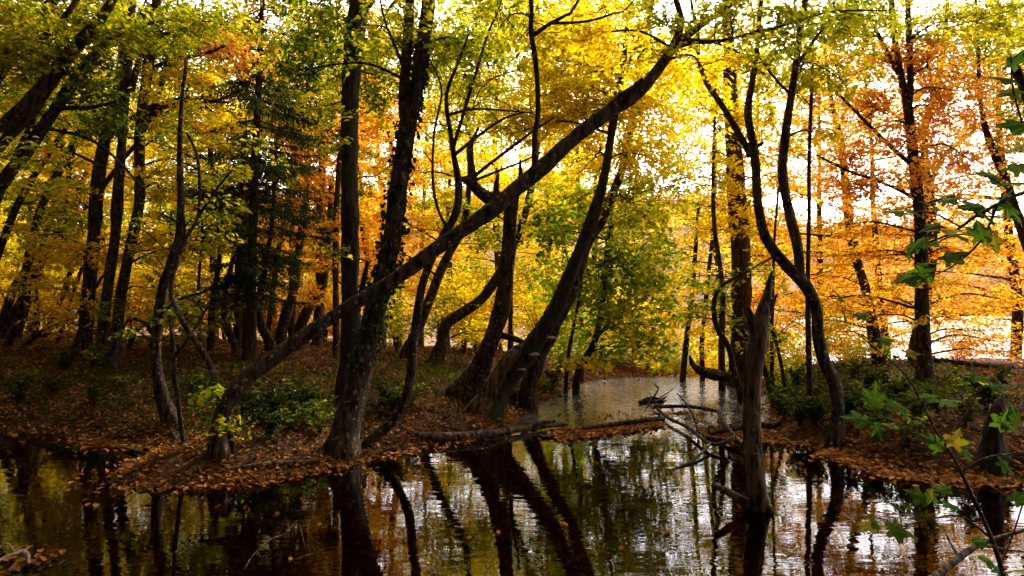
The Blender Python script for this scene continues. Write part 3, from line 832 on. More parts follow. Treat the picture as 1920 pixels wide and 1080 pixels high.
T.foliage([(1500, 130, 80, 60, dc + .8, 'yg', .8), (1560, 60, 100, 55, dc + 1, 'yg', .8), (1440, 170, 60, 60, dc + 1.1, 'yg', .6), (1520, 260, 60, 40, dc + .9, 'gold', .5), (1330, 210, 60, 50, dc + 1.1, 'yellow', .7),
           (1580, 150, 80, 45, dc + .9, 'yg', .7), (1480, -60, 160, 60, dc + .6, 'yg', .6)], cov=.9).done()

# ---- stout spruce-like trunk behind the snag
T = Tree('stout_trunk', 'stout reddish-brown upright trunk rising behind the snag at the stream mouth', 'tree', (1386, 702), depth=12.2, bark=BARK_RED)
T.stem([(1386, 706, 21), (1388, 650, 18), (1390, 565, 18), (1389, 470, 19), (1382, 375, 17), (1376, 275, 15), (1370, 175, 12), (1366, 80, 10), (1362, 0, 8)], dd=.1, flare=.4, sides=16, rough=.06)
T.foliage([(1340, 110, 90, 60, 12.4, 'yellow'), (1300, 200, 60, 60, 12.2, 'yellow', .6), (1380, 230, 60, 50, 11.6, 'yellow'), (1350, 330, 70, 50, 11.7, 'yellow', .8), (1400, 390, 50, 60, 11.8, 'yellow', .9),
           (1320, 430, 60, 50, 12.3, 'yellow', .6), (1290, 520, 60, 40, 12.6, 'yellow', .8), (1260, 600, 60, 40, 12.8, 'yellow', .9), (1330, 640, 60, 34, 12.8, 'yellow', .9), (1300, 580, 50, 30, 12.6, 'yg', .8), (1440, 560, 60, 40, 12.8, 'orange', .9), (1460, 620, 60, 30, 12.8, 'orange', .8), (1450, 420, 70, 40, 12.6, 'orange', .8), (1450, 230, 70, 50, 12.4, 'gold', .7), (1430, 480, 60, 50, 12.6, 'gold', .7), (1300, 290, 60, 80, 12.8, 'yellow', .4), (1250, 340, 50, 60, 12.8, 'yg', .35), (1290, 200, 120, 110, 13.2, 'yellow', .45), (1270, 360, 110, 100, 13.3, 'yg', .35), (1440, 140, 110, 90, 12.8, 'gold', .5), (1460, 300, 110, 90, 12.8, 'gold', .35), (1350, 560, 50, 60, 12, 'yg', .7), (1470, 330, 60, 60, 12.4, 'gold', .6),
           (1380, 620, 40, 40, 11.9, 'maple', .5)], size=.08, cov=1.2).done()

# ---- copper beech trunks on the right bank
T = Tree('copper_beech', 'straight trunk with copper leaves standing mid-bank on the right, wide at its foot', 'tree', (1732, 726), bark=BARK)
d9 = T.d
T.stem([(1734, 729, 18), (1733, 700, 14), (1732, 665, 13), (1729, 600, 12.5), (1728, 540, 12), (1726, 425, 11), (1713, 300, 9.5), (1702, 200, 8), (1692, 155, 6.5), (1678, 75, 5.5), (1671, -2, 5)], dd=.15, flare=.4, sides=14, rough=.05)
T.stem([(1704, 205, 6), (1707, 160, 6), (1705, 90, 5.5), (1702, -2, 5)], dd=.2)
T.stem([(1716, 315, 4), (1660, 265, 3.4), (1600, 205, 2.6), (1560, 165, 2)], dd=-.2, extend=False)
T.stem([(1722, 375, 3.4), (1660, 345, 2.8), (1590, 320, 2.4), (1530, 290, 1.8)], dd=.2, extend=False)
T.stem([(1690, 150, 4), (1650, 70, 3), (1635, 45, 2)], dd=.1, extend=False)
B9 = [(1650, 110, 90, 40, d9 + .3, 'copper'), (1740, 130, 80, 50, d9 + .4, 'copper'), (1630, 200, 90, 35, d9 + .2, 'copper'), (1690, 260, 80, 35, d9 - .2, 'copper', .9), (1680, 440, 110, 24, d9 + .4, 'orange', .8), (1560, 480, 80, 24, d9 + .8, 'orange', .8), (1680, 560, 110, 22, d9 + .6, 'orange', .7), (1780, 470, 90, 26, d9 + .5, 'orange', .7), (1560, 560, 70, 22, d9 + .9, 'orange', .7), (1760, 210, 70, 45, d9 + .6, 'copper'),
      (1600, 290, 80, 30, d9 + .4, 'copper', .8), (1640, 350, 90, 28, d9, 'copper', .8), (1720, 320, 60, 26, d9 - .3, 'copper', .7), (1590, 420, 80, 26, d9 + .3, 'orange', .7), (1700, 390, 90, 26, d9 + .5, 'orange', .7),
      (1640, 480, 100, 26, d9 + .5, 'orange', .7), (1720, 520, 100, 26, d9 - .2, 'orange', .6), (1620, 590, 90, 24, d9 + .4, 'orange', .55), (1790, 300, 60, 40, d9 + .6, 'copper', .7),
      (1700, 600, 60, 16, d9 - .4, 'orange', .5), (1640, 30, 100, 40, d9, 'yg', .7), (1780, 40, 100, 45, d9, 'yg', .8), (1800, 170, 90, 60, d9 + .3, 'copper', .6), (1560, 40, 90, 50, d9 - .4, 'yg', .7), (1860, 30, 90, 50, d9 - .2, 'yg', .7), (1620, 90, 180, 90, d9 + .9, 'gold', .35), (1780, 120, 160, 90, d9 + 1, 'gold', .35), (1640, 240, 160, 80, d9 + .9, 'gold', .35), (1820, 300, 130, 80, d9 + 1, 'copper', .35), (1700, -60, 240, 60, d9, 'copper', .5), (1640, 320, 160, 90, d9 + .6, 'copper', .35), (1790, 380, 110, 60, d9 + .6, 'copper', .35), (1560, 120, 110, 70, d9 + .4, 'gold', .4)]
T.foliage(B9, size=.062, cov=1.0, flat=.2, spray=.45, tilt=.7).done()

T = Tree('forked_beech', 'dark copper-leaved trunk half hidden behind the wide-footed trunk on the right bank', 'tree', (1717, 690), depth=11.0, bark=BARK)
T.stem([(1715, 694, 12), (1718, 640, 11), (1735, 560, 10), (1746, 475, 10), (1743, 390, 10), (1741, 345, 9), (1733, 295, 7), (1738, 220, 6), (1755, 180, 5.5), (1770, 75, 4.5), (1776, 0, 3)], dd=.1)
T.stem([(1743, 350, 5), (1756, 318, 4), (1776, 284, 3.5), (1815, 255, 3), (1848, 215, 2)], dd=-.2, extend=False)
T.stem([(1736, 285, 5), (1728, 250, 4.5), (1748, 190, 4), (1740, 120, 3), (1742, 60, 2)], dd=.2, extend=False)
T.foliage([(1830, 240, 70, 40, 10.9, 'copper', .7), (1840, 150, 70, 50, 11.2, 'copper', .7), (1880, 330, 60, 36, 11, 'copper', .5), (1820, 480, 90, 30, 11.3, 'orange', .7), (1880, 560, 80, 26, 11.2, 'orange', .6), (1830, 620, 90, 22, 11.1, 'orange', .5),
           (1780, 410, 70, 30, 11.3, 'orange', .6), (1890, 60, 70, 60, 10.8, 'yg', .7), (1850, 660, 80, 14, 10.8, 'copper', .5), (1780, 560, 70, 26, 11.3, 'orange', .6), (1800, 600, 110, 20, 11.6, 'orange', .5), (1870, 640, 110, 22, 11.5, 'copper', .55), (1760, 640, 90, 20, 11.5, 'orange', .5), (1880, 450, 80, 40, 11.4, 'orange', .6), (1900, 200, 80, 80, 11.4, 'copper', .5), (1830, 80, 100, 60, 11.3, 'gold', .5)], size=.062, cov=1.0, flat=.2, spray=.45, tilt=.7).done()

T = Tree('slim_beech', 'leaning dark trunk with orange leaves on the lake side between curved trunk and copper beech', 'tree', (1648, 688), depth=11.2, bark=BARK)
T.stem([(1650, 692, 13), (1643, 655, 10), (1635, 605, 10), (1625, 550, 9), (1610, 500, 8.5), (1602, 470, 8.5), (1592, 415, 8), (1586, 350, 7.5), (1581, 300, 7), (1572, 240, 5.5), (1560, 195, 4.5), (1550, 120, 3.5), (1540, 30, 2.5)], dd=.1)
T.stem([(1604, 442, 3.5), (1560, 443, 3), (1500, 438, 2)], dd=-.2, extend=False)
T.foliage([(1560, 330, 70, 40, 11.4, 'copper', .8), (1540, 430, 70, 30, 11.4, 'orange', .7), (1580, 520, 80, 30, 11.4, 'orange', .7), (1550, 600, 70, 26, 11.6, 'gold', .6), (1600, 390, 60, 30, 11, 'copper', .7), (1550, 240, 70, 40, 11.5, 'copper', .7),
           (1590, 650, 70, 22, 11.2, 'gold', .6), (1640, 620, 90, 24, 11.6, 'orange', .6), (1560, 620, 70, 30, 11.8, 'gold', .6), (1500, 560, 60, 50, 12, 'orange', .6), (1570, 160, 80, 50, 11.6, 'gold', .6), (1560, 500, 40, 40, 12, 'orange', .7)], size=.064, cov=1.0, flat=.2, spray=.45, tilt=.7).done()

T = Tree('edge_beech', 'leaning dark trunk rising past the right edge of the photo above the maple leaves', 'tree', (1990, 700), depth=9.6, bark=BARK)
T.stem([(1995, 705, 12), (1960, 560, 10), (1918, 432, 9), (1902, 390, 8.5), (1887, 340, 7.5), (1870, 300, 6.5), (1850, 250, 5.5), (1838, 190, 4), (1834, 100, 3), (1830, 10, 2)], dd=.1)
T.stem([(1940, 500, 7), (1965, 350, 6), (1940, 230, 7), (1905, 130, 8), (1890, 110, 3)], dd=-1.2, extend=False)
T.foliage([(1900, 250, 50, 60, 9.7, 'yg', .6), (1850, 90, 70, 60, 9.5, 'yg', .7), (1905, 500, 50, 40, 9.8, 'copper', .5), (1960, 150, 100, 100, 9.6, 'yg', .6)], cov=.9).done()

# ---- thin stems on the right
for (lab, pts, d, bl) in [
    ('thin upright stem close to the left of the curved speckled trunk', [(1519, 784, 7), (1517, 690, 5.5), (1515, 590, 5), (1515, 500, 4), (1517, 400, 3.5), (1517, 300, 3.5), (1521, 190, 3), (1525, 90, 2)], None, [(1530, 200, 50, 40, 8.4, 'copper', .5)]),
    ('thin stem on the far shore where the sunlit end of the stream meets the bank', [(1280, 712, 6), (1290, 615, 5), (1299, 540, 4.5), (1304, 470, 4), (1310, 380, 3)], 12.8, [(1300, 420, 40, 40, 12.8, 'yellow', .4), (1260, 470, 40, 30, 12.8, 'yg', .4)]),
    ('thin wavy stem just right of the sunlit end of the stream beside the curved log', [(1317, 690, 5), (1316, 640, 4.5), (1324, 560, 4.5), (1330, 500, 4), (1338, 420, 3), (1342, 330, 2)], 12.9, [(1330, 400, 40, 40, 12.8, 'yellow', .4)]),
    ('upright thin stem between the curved log and the stout reddish trunk', [(1354, 714, 7), (1353, 640, 5.5), (1355, 540, 5), (1340, 430, 4), (1337, 350, 3.5), (1340, 225, 2.5), (1342, 130, 2)], 11.6, [(1345, 520, 40, 40, 11.5, 'maple', .5)]),
    ('bent young stem leaning against the light just left of the snag', [(1388, 735, 7), (1375, 690, 6), (1366, 650, 5.5), (1345, 615, 5), (1338, 580, 4.5), (1345, 545, 4), (1370, 525, 3.2), (1450, 482, 2)], 10.2, [(1350, 560, 40, 30, 10.2, 'maple', .5), (1420, 500, 40, 26, 10.2, 'maple', .4)]),
    ('thin forked stem on the right bank edge just right of the snag', [(1452, 760, 6), (1440, 715, 5), (1430, 680, 4.5), (1424, 650, 4)], 9.7, [(1460, 640, 40, 40, 9.8, 'yg', .5)]),
    ('spindly dark stem between the snag and the curved speckled trunk', [(1448, 712, 4), (1447, 640, 3.5), (1449, 560, 3), (1452, 450, 2.5), (1460, 350, 2)], 10.6, [(1460, 560, 40, 30, 10.6, 'yg', .4)]),
    ('spindly leafy stem in the undergrowth right of the snag', [(1474, 745, 4), (1466, 690, 3.5), (1452, 630, 3), (1440, 590, 2)], 9.6, [(1455, 620, 40, 30, 9.6, 'maple', .35)]),
]:
    T = Tree('thin_tree', lab, 'sapling', (pts[0][0], pts[0][1]), depth=d, group='thin stems around the stream mouth')
    T.stem(pts, dd=.1, extend=False, rough=.04)
    T.foliage(bl, size=.075, cov=.9).done()

# ---- green maple at the bend of the stream
T = Tree('young_maple', 'young maple with big green and yellow leaves hanging over the bend of the stream', 'tree', (1083, 703), depth=11.2, bark=BARK)
T.stem([(1082, 706, 8), (1098, 672, 7), (1116, 638, 6.5), (1128, 580, 5.5), (1134, 520, 5), (1140, 450, 4), (1150, 380, 3)], dd=0, extend=False)
T.stem([(1120, 630, 4), (1160, 590, 3), (1210, 560, 2)], dd=.0, extend=False)
MAPB = [(1130, 500, 90, 60, 11.0, 'maple'), (1180, 570, 90, 60, 10.8, 'maple'), (1090, 430, 80, 50, 11.4, 'maple'), (1200, 470, 80, 60, 11.1, 'maple', .9), (1110, 600, 70, 50, 11.2, 'maple', .8), (1170, 650, 80, 40, 10.9, 'maple', .9),
        (1230, 530, 60, 50, 10.9, 'maple', .8), (1060, 520, 50, 60, 11.5, 'maple', .9), (1110, 675, 60, 20, 10.8, 'yellow', .8), (1030, 440, 60, 50, 11.8, 'green'), (1060, 370, 70, 40, 11.8, 'yg', .9), (1230, 610, 50, 40, 11.2, 'maple', .6),
        (1200, 400, 60, 40, 11.4, 'yg', .8)]
MAPB += [(1150, 540, 130, 110, 11.3, 'maple', .6), (1220, 480, 70, 60, 11.4, 'maple', .8), (1090, 640, 80, 50, 11.6, 'maple', .7), (1200, 640, 80, 50, 11.5, 'yellow', .6), (1040, 560, 50, 80, 11.9, 'maple', .8), (1250, 580, 50, 50, 11.6, 'yellow', .7), (1180, 420, 110, 50, 11.6, 'yg', .7), (1110, 370, 100, 60, 11.8, 'maple', .7), (1210, 340, 80, 60, 11.9, 'maple', .5)]
T.foliage(MAPB, shape='maple', size=.115, cov=1.25, flat=.5, tilt=.7, spray=.6).done()
for (lab, pts, d) in [('dark maple pole with few leaves left of the young maple by the stream', [(1062, 702, 4), (1070, 640, 3.5), (1080, 590, 3), (1092, 520, 2.5)], 11.3),
                      ('straight bare pole showing between the broken trunk and the leaning pair', [(1088, 470, 5), (1090, 440, 4.5), (1085, 370, 4), (1082, 295, 3.5), (1080, 240, 2.5)], 12.5),
                      ('thin pole glimpsed between the broken trunk and the fungus trunk', [(955, 690, 5), (957, 600, 4), (960, 500, 4), (975, 420, 3)], 11.0)]:
    T = Tree('pole_tree', lab, 'sapling', (pts[0][0], 700), depth=d, group='poles behind the middle trunks')
    if pts[0][1] < 600: pts = [(pts[0][0] + 2, 700, 6), (pts[0][0] + 1, 580, 5)] + pts
    T.stem(pts, extend=False, rough=.04)
    T.foliage([(pts[-1][0], pts[-1][1] + 20, 40, 40, d + .1, 'yg', .5)], size=.08).done()

# ---- bent trunks behind the middle
T = Tree('bent_tree', 'trunk bending sharply right low down behind the broken trunk with bright leaves around', 'tree', (812, 690), depth=12.0, bark=BARK)
T.stem([(808, 700, 22), (816, 678, 15), (830, 640, 11), (836, 608, 11), (868, 586, 10), (905, 558, 10), (932, 520, 9), (958, 470, 8), (985, 400, 7), (1005, 300, 5), (1012, 200, 4)], dd=.3, flare=.3, extend=False)
T.foliage([(860, 560, 40, 16, 11.9, 'yg', .8), (930, 450, 60, 40, 12.5, 'yg', .9), (1010, 330, 70, 50, 12.8, 'yellow', .9), (900, 620, 50, 30, 12.4, 'yellow', .7), (880, 400, 70, 50, 12.6, 'yg', .8)], size=.085).done()
T = Tree('slanted_tree', 'slanted trunk leaning right behind the crooked sapling', 'tree', (755, 680), depth=12.4, bark=BARK)
T.stem([(750, 692, 13), (768, 648, 10), (788, 608, 9), (808, 555, 9), (826, 508, 9), (842, 476, 8), (870, 420, 7), (880, 340, 5), (884, 240, 4)], dd=.2, extend=False)
T.foliage([(800, 430, 70, 40, 12.6, 'gold', .9), (760, 330, 70, 60, 12.8, 'orange'), (720, 240, 70, 60, 12.9, 'orange'), (700, 470, 60, 40, 12.8, 'orange'), (720, 400, 60, 40, 12.8, 'orange', .8), (800, 250, 60, 60, 13, 'gold', .8), (840, 330, 60, 50, 13, 'yellow', .9),
           (790, 520, 50, 30, 12.9, 'orange', .8), (760, 600, 50, 40, 12.9, 'yg', .8), (700, 180, 60, 50, 13, 'orange', .9)], size=.085, cov=1.3).done()
# ---- trees of the left bank
T = Tree('bank_tree', 'broad-footed dark trunk, leftmost of the three standing on the left bank', 'tree', (157, 668), bark=BARK)
T.stem([(155, 674, 16.7), (161, 615, 12.3), (166, 545, 12.8), (175, 450, 11.4), (183, 350, 11.4), (194, 275, 10.6), (206, 225, 9.68), (225, 150, 8.8), (233, 75, 7.04), (228, 0, 5.28)], dd=.1, flare=.5, sides=16)
T.stem([(186, 360, 5), (230, 300, 4), (270, 245, 4), (320, 105, 6), (330, 60, 4)], dd=-.3, extend=False)
T.foliage([(140, 470, 100, 36, T.d - .2, 'gold', .9), (90, 540, 90, 30, T.d - .4, 'gold', .7), (120, 600, 100, 24, T.d - .2, 'gold', .7), (240, 460, 60, 40, T.d - .3, 'gold', .6), (110, 350, 90, 40, T.d - .5, 'yg', .6), (200, 560, 60, 26, T.d - .3, 'gold', .6),
           (60, 440, 70, 40, T.d, 'yg', .8), (300, -280, 280, 130, T.d - 2, 'yg', .5), (0, -200, 240, 130, T.d - 1.5, 'yg', .5), (40, 160, 150, 100, T.d + 1.2, 'yg', .8), (130, 90, 150, 90, T.d + 1.6, 'gold', .8), (30, 300, 130, 80, T.d + 1.5, 'yellow', .9), (150, 240, 120, 90, T.d + 1.7, 'yellow', 1.0), (110, 400, 130, 60, T.d + 1.6, 'yg', .8)], cov=1.0, size=.075).done()  # the highest blobs, out of view, are added to shade the bank
T = Tree('bank_tree', 'rough trunk, middle of the three standing on the left bank, green leaves at its foot', 'tree', (190, 686), bark=BARK_GREY)
T.stem([(188, 690, 15), (195, 615, 10.6), (202, 540, 9.68), (215, 450, 8.8), (222, 350, 8.8), (230, 250, 8.36), (234, 175, 8.8), (241, 100, 7.92), (248, -2, 7.04)], dd=.15, flare=.4, sides=16)
T.stem([(246, 175, 6), (262, 110, 5), (290, 60, 4), (318, 0, 3)], dd=-.2)
T.foliage([(180, 200, 60, 60, T.d - .6, 'green', .8), (220, 230, 60, 40, T.d - .5, 'green', .8), (250, 70, 70, 50, T.d - .3, 'yg', .9), (205, 590, 34, 40, T.d - .6, 'green', .5), (190, 650, 30, 20, T.d - .6, 'green', .5)], cov=1.0, size=.075).done()
T = Tree('bank_tree', 'pale grey trunk with roots showing, rightmost of the three standing on the left bank', 'tree', (212, 694), bark=BARK_GREY)
T.stem([(211, 697, 13.2), (219, 620, 9.68), (229, 540, 9.68), (247, 450, 9.24), (262, 370, 9.24), (262, 250, 9.24), (275, 150, 9.24), (288, 50, 9.24), (294, -2, 8.36)], dd=.2, flare=.6, sides=16)
T.stem([(264, 235, 8), (300, 205, 6), (345, 185, 5), (400, 190, 3), (450, 170, 2)], dd=-.3, extend=False)
T.stem([(264, 208, 5), (300, 195, 4), (360, 190, 3), (430, 192, 2)], dd=.1, extend=False)
T.stem([(282, 130, 5), (330, 110, 3.5), (390, 100, 3), (440, 75, 2)], dd=-.2, extend=False)
T.stem([(285, 75, 5), (320, 60, 4), (370, 48, 3), (430, 45, 2)], dd=-.3, extend=False)
T.foliage([(330, 200, 80, 45, T.d - .2, 'yellow', .9), (380, 250, 80, 40, T.d, 'gold', .9), (330, 320, 80, 40, T.d - .3, 'yellow', .8), (410, 70, 90, 40, T.d - .2, 'copper', .9), (350, 130, 80, 40, T.d, 'gold', .9), (460, 110, 60, 40, T.d, 'copper', .8),
           (280, 470, 60, 40, T.d - .4, 'gold', .6), (330, 440, 70, 30, T.d - .4, 'gold', .7), (280, 540, 40, 40, T.d - .5, 'yg', .6), (380, 470, 60, 40, T.d, 'yg', .7), (330, 30, 80, 40, T.d - .4, 'yg', .8), (330, 120, 150, 100, T.d + 1.4, 'yg', .9), (450, 60, 130, 80, T.d + 1.6, 'gold', .8), (400, 210, 130, 90, T.d + 1.8, 'yellow', .9), (260, 40, 120, 70, T.d + 1.4, 'yg', .9), (540, 180, 90, 110, T.d + 2, 'yg', .9), (300, 370, 110, 70, T.d + 1.8, 'yellow', .9), (300, 240, 100, 80, T.d + 2, 'yellow', .9), (400, 330, 90, 80, T.d + 1.9, 'yg', .7)], cov=1.1, size=.075).done()

T = Tree('twisted_tree', 'dark twisted trunk with an S-bend at its foot on the left bank slope', 'tree', (323, 792), bark=BARK)
dw = T.d
T.stem([(324, 796, 15), (312, 765, 12), (303, 740, 11.5), (294, 690, 10.5), (293, 640, 10), (299, 590, 11), (306, 540, 10), (322, 500, 11), (331, 470, 10.5), (338, 440, 8.5), (339, 370, 6), (337, 300, 5), (340, 200, 3.5), (350, 110, 2.5)], dd=.3, flare=.35, extend=False, sides=14, rough=.08)
T.stem([(310, 580, 4), (340, 560, 3), (390, 545, 2)], dd=-.2, extend=False)
T.stem([(296, 640, 5), (270, 605, 3), (240, 600, 2.4), (225, 640, 1.6)], dd=-.2, extend=False)
T.foliage([(370, 420, 60, 40, dw + .5, 'yg', .6), (300, 400, 50, 40, dw + .4, 'green', .6), (320, 560, 50, 26, dw + .2, 'green', .4), (270, 620, 50, 40, dw + .2, 'green', .35), (400, 360, 60, 30, dw + .5, 'yg', .6), (345, 250, 60, 50, dw + .6, 'yg', .6)], cov=.9).done()
T = Tree('dark_sapling', 'short dark crooked sapling just right of the S-bend trunk at the left shore', 'sapling', (345, 836))
T.stem([(345, 838, 4.5), (338, 790, 4), (333, 745, 4), (326, 700, 4.5), (327, 665, 4), (322, 630, 3), (318, 590, 2)], dd=.1, extend=False, rough=.05)
T.stem([(327, 670, 4), (350, 640, 3), (375, 600, 2), (390, 575, 1.4)], dd=0, extend=False)
T.foliage([(350, 590, 40, 24, T.d, 'green', .35)], cov=.8).done()
T = Tree('pale_sapling', 'pale brown leaning sapling right beside the foot of the long slanting trunk', 'sapling', (438, 850), bark=BARK_GREY)
T.stem([(440, 852, 4), (430, 800, 4.5), (411, 762, 5), (402, 706, 6), (380, 660, 6), (350, 615, 5), (331, 580, 4.5), (320, 545, 4), (332, 490, 3.5), (350, 445, 3.2), (372, 400, 3), (371, 300, 2.6), (350, 248, 2)], dd=.15, extend=False, rough=.05)
T.stem([(372, 405, 2.8), (410, 350, 2.5), (436, 318, 2)], dd=-.1, extend=False)
T.stem([(346, 448, 2.6), (346, 420, 2), (340, 390, 1.5)], dd=-.1, extend=False)
T.foliage([(470, 280, 60, 30, T.d + .6, 'yg', .5), (430, 330, 50, 30, T.d + .3, 'yg', .5), (400, 400, 40, 30, T.d + .2, 'yg', .35), (395, 730, 16, 14, T.d - .1, 'maple', .5), (425, 803, 16, 10, T.d - .1, 'yg', .35)], cov=.9).done()

# ---- big stems leaning in from the left edge
LG = 'stems leaning in from the left edge'
for (lab, pts, d, bl) in [
    ('thickest stem leaning in from the left edge, rising through its lower half', [(-330, 745, 24), (-180, 480, 22), (0, 258, 19), (50, 205, 17), (90, 155, 14), (130, 100, 11), (175, 50, 10), (212, -4, 8)], 7.3,
     [(110, 90, 100, 60, 7.6, 'yg'), (200, 60, 90, 60, 7.8, 'yg'), (30, 100, 80, 70, 7.7, 'yg'), (60, 300, 60, 40, 7.2, 'yg', .6), (150, -70, 240, 70, 7.4, 'yg', .6)]),
    ('lower stem leaning in from the left edge under the thickest one', [(-230, 735, 17), (-110, 510, 15), (0, 348, 12), (50, 282, 11.5), (100, 210, 11), (135, 160, 10), (200, 76, 9), (250, 40, 7.5), (300, -2, 6)], 7.9,
     [(170, 150, 80, 60, 8.0, 'green', .8), (290, 60, 80, 50, 8.2, 'yg', .9), (200, 220, 70, 40, 7.8, 'green', .7), (80, 210, 70, 60, 8.3, 'yg', .9), (390, 40, 90, 50, 8.2, 'yg', .8)]),
    ('upper stem leaning in from the left edge, cut off by the top of the photo', [(-330, 700, 16), (-170, 370, 14), (0, 118, 13), (30, 82, 13), (75, 30, 11), (102, -4, 9.5)], 8.2,
     [(60, 40, 80, 60, 8.5, 'yg'), (150, 20, 90, 50, 8.6, 'yg')]),
    ('thin stem leaning in from the left edge between two thicker ones', [(-240, 720, 9), (-110, 370, 8), (0, 146, 6.5), (50, 96, 6), (100, 54, 6), (146, -4, 5)], 7.6,
     [(20, 30, 70, 50, 7.8, 'yg', .8), (-60, 160, 90, 90, 7.9, 'yg', .6)]),
]:
    T = Tree('leaning_tree', lab, 'tree', (pts[0][0], pts[0][1]), depth=d, group=LG, sink=.4)
    T.stem(pts, dd=.4, sides=14, rough=.06)
    if 'lower' in lab:
        T.stem([(72, 245, 6), (110, 205, 5), (165, 202, 4), (220, 190, 2.5)], dd=-.1, extend=False)
        T.stem([(40, 235, 4), (110, 245, 3.4), (170, 262, 3), (220, 300, 2.5), (265, 350, 1.8)], dd=.2, extend=False)
    T.foliage([(pts[-1][0] - 60, -330, 280, 140, d - .6, 'yg'), (pts[-1][0] - 280, -260, 240, 140, d - .2, 'green')], size=.14, cov=.9, spray=.9, twigs=False)  # out-of-view foliage added overhead to keep skylight off the left bank
    T.foliage(bl, cov=1.35).done()

# ---- hazel thicket at the lower left
HZ = 'dark hazel rods slanting up at the lower left'
hz = [((12, 655), [(10, 658, 8), (38, 590, 8), (48, 510, 7), (72, 400, 6), (112, 310, 5), (150, 240, 4), (175, 150, 3)], 11.8, 'tall hazel rod rising from behind the left bank crest near the left edge'),
      ((-20, 655), [(-25, 660, 8), (5, 600, 8), (25, 545, 7), (55, 490, 6), (70, 420, 5), (95, 360, 4), (150, 260, 3)], 12.0, 'hazel rod rising from behind the bank crest right at the left edge'),
      ((45, 650), [(42, 655, 5), (80, 622, 5), (120, 605, 5), (147, 588, 4), (175, 545, 3), (210, 490, 2)], 12.2, 'low hazel rod slanting far to the right near the left edge'),
      ((100, 655), [(98, 660, 5), (110, 630, 4), (125, 590, 3.5), (160, 480, 3), (180, 400, 2)], 12.8, 'short hazel rod just left of the broad-footed bank trunk'),
      ((-60, 640), [(-70, 650, 9), (-20, 520, 8), (10, 440, 7), (40, 370, 6), (90, 290, 5), (130, 230, 3)], 10.4, 'stout hazel rod entering from the left edge at mid height'),
      ((30, 655), [(28, 660, 6), (55, 560, 6), (80, 490, 5.5), (120, 420, 5), (150, 350, 4), (172, 300, 3)], 13.0, 'farther hazel rod in the gap between the left edge and the bank trunks'),
      ((60, 655), [(55, 660, 6), (70, 600, 5.5), (66, 520, 5), (88, 430, 4.5), (110, 340, 4), (118, 250, 3)], 13.4, 'upright hazel rod behind the gap left of the broad-footed bank trunk'),
      ((-100, 640), [(-110, 650, 8), (-40, 470, 7), (10, 340, 6), (50, 250, 5), (110, 150, 4), (160, 70, 3)], 9.6, 'long hazel stem slanting up across the left edge below the big leaning stems'),
      ((-10, 660), [(-12, 662, 7), (40, 560, 6), (90, 470, 5.5), (120, 390, 5), (132, 310, 4), (160, 200, 3)], 12.6, 'hazel rod crossing others on its way up near the left edge'),
      ((75, 655), [(70, 660, 5), (115, 560, 4.5), (140, 480, 4), (160, 390, 3.5), (196, 310, 3), (215, 230, 2)], 13.6, 'slim hazel rod that leans behind the broad-footed bank trunk'),
      ((235, 690), [(232, 692, 5), (250, 630, 4.5), (285, 600, 4), (330, 600, 3), (370, 570, 2.4)], 12.3, 'low hazel rod bowing over between the grey bank trunk and the S-bend trunk'),
      ((265, 680), [(262, 684, 4), (285, 640, 3.5), (300, 560, 3), (318, 470, 2.4), (322, 400, 2)], 12.6, 'thin hazel rod right of the pale grey bank trunk')]
for (b, pts, d, lab) in hz:
    T = Tree('hazel_rod', lab, 'shrub', b, depth=d, group=HZ, sink=.5)
    T.stem(pts, extend=False, rough=.05)
    x, y = pts[-2][:2]
    T.foliage([(x, y, 80, 40, d, 'gold', .7), (pts[3][0] + 20, pts[3][1], 80, 34, d + .2, 'gold' if rng.random() < .5 else 'yg', .7), (pts[2][0] + 10, pts[2][1], 60, 26, d - .2, 'gold', .5)], cov=1.0, size=.075, flat=.2).done()

# ---- the dark spruce and the pole wood round it
T = Tree('spruce_tree', 'dark green spruce with drooping boughs left of the straight trunk', 'tree', (466, 682), depth=11.4, bark=BARK_RED)
T.stem([(465, 688, 13), (470, 640, 10), (472, 565, 9.5), (471, 530, 9), (475, 400, 8), (478, 300, 7.5), (483, 200, 6.5), (487, 120, 5.5), (490, 40, 4.5), (492, -20, 3.5)], dd=.15, flare=.4)
m = T.crown_mb(); T.cmats.append(LEAF['spruce'])
pw = T.pw[0]; zt = pw[-1, 2]
nb = 0
for z in np.arange(1.7, zt + .1, .17):
    k = int(np.argmin(np.abs(pw[:, 2] - z))); o = pw[k]
    for _ in range(4):
        a = R(0, 2 * np.pi)
        L = (1.35 if z > 3.0 else 1.0) * R(.65, 1.2) * (1.15 if math.cos(a) > 0 else .8)
        s = np.linspace(0, 1, 7)
        dv = np.array([math.cos(a), math.sin(a), 0])
        pts = o + dv * (s * L)[:, None] + np.array([0, 0, 1.0]) * (-.34 * L * s ** 1.2 + .16 * L * s ** 3)[:, None]
        tube(m, pts, np.linspace(.014, .003, 7), 4, 0, 0, cap=False)
        nn = int(230 * L)
        t_ = R(.15, 1.02, nn); base = np.stack([np.interp(t_, s, pts[:, q]) for q in range(3)], 1)
        sd = np.array([-dv[1], dv[0], 0]); lat = R(-1, 1, nn) * .26 * L * (1.1 - t_)
        c = base + sd * lat[:, None]; c[:, 2] -= R(0, .16, nn) * np.abs(N(0, .7, nn))
        fw = dv * .7 + sd * np.sign(lat)[:, None] * .6 + np.array([0, 0, -.7])
        leaves(m, c, .085, fw, tilt=.8, shape='rhomb', ratio=.22, mat=1)
T.done()
PW = 'slim dark trunks of the pole wood left of the straight trunk'
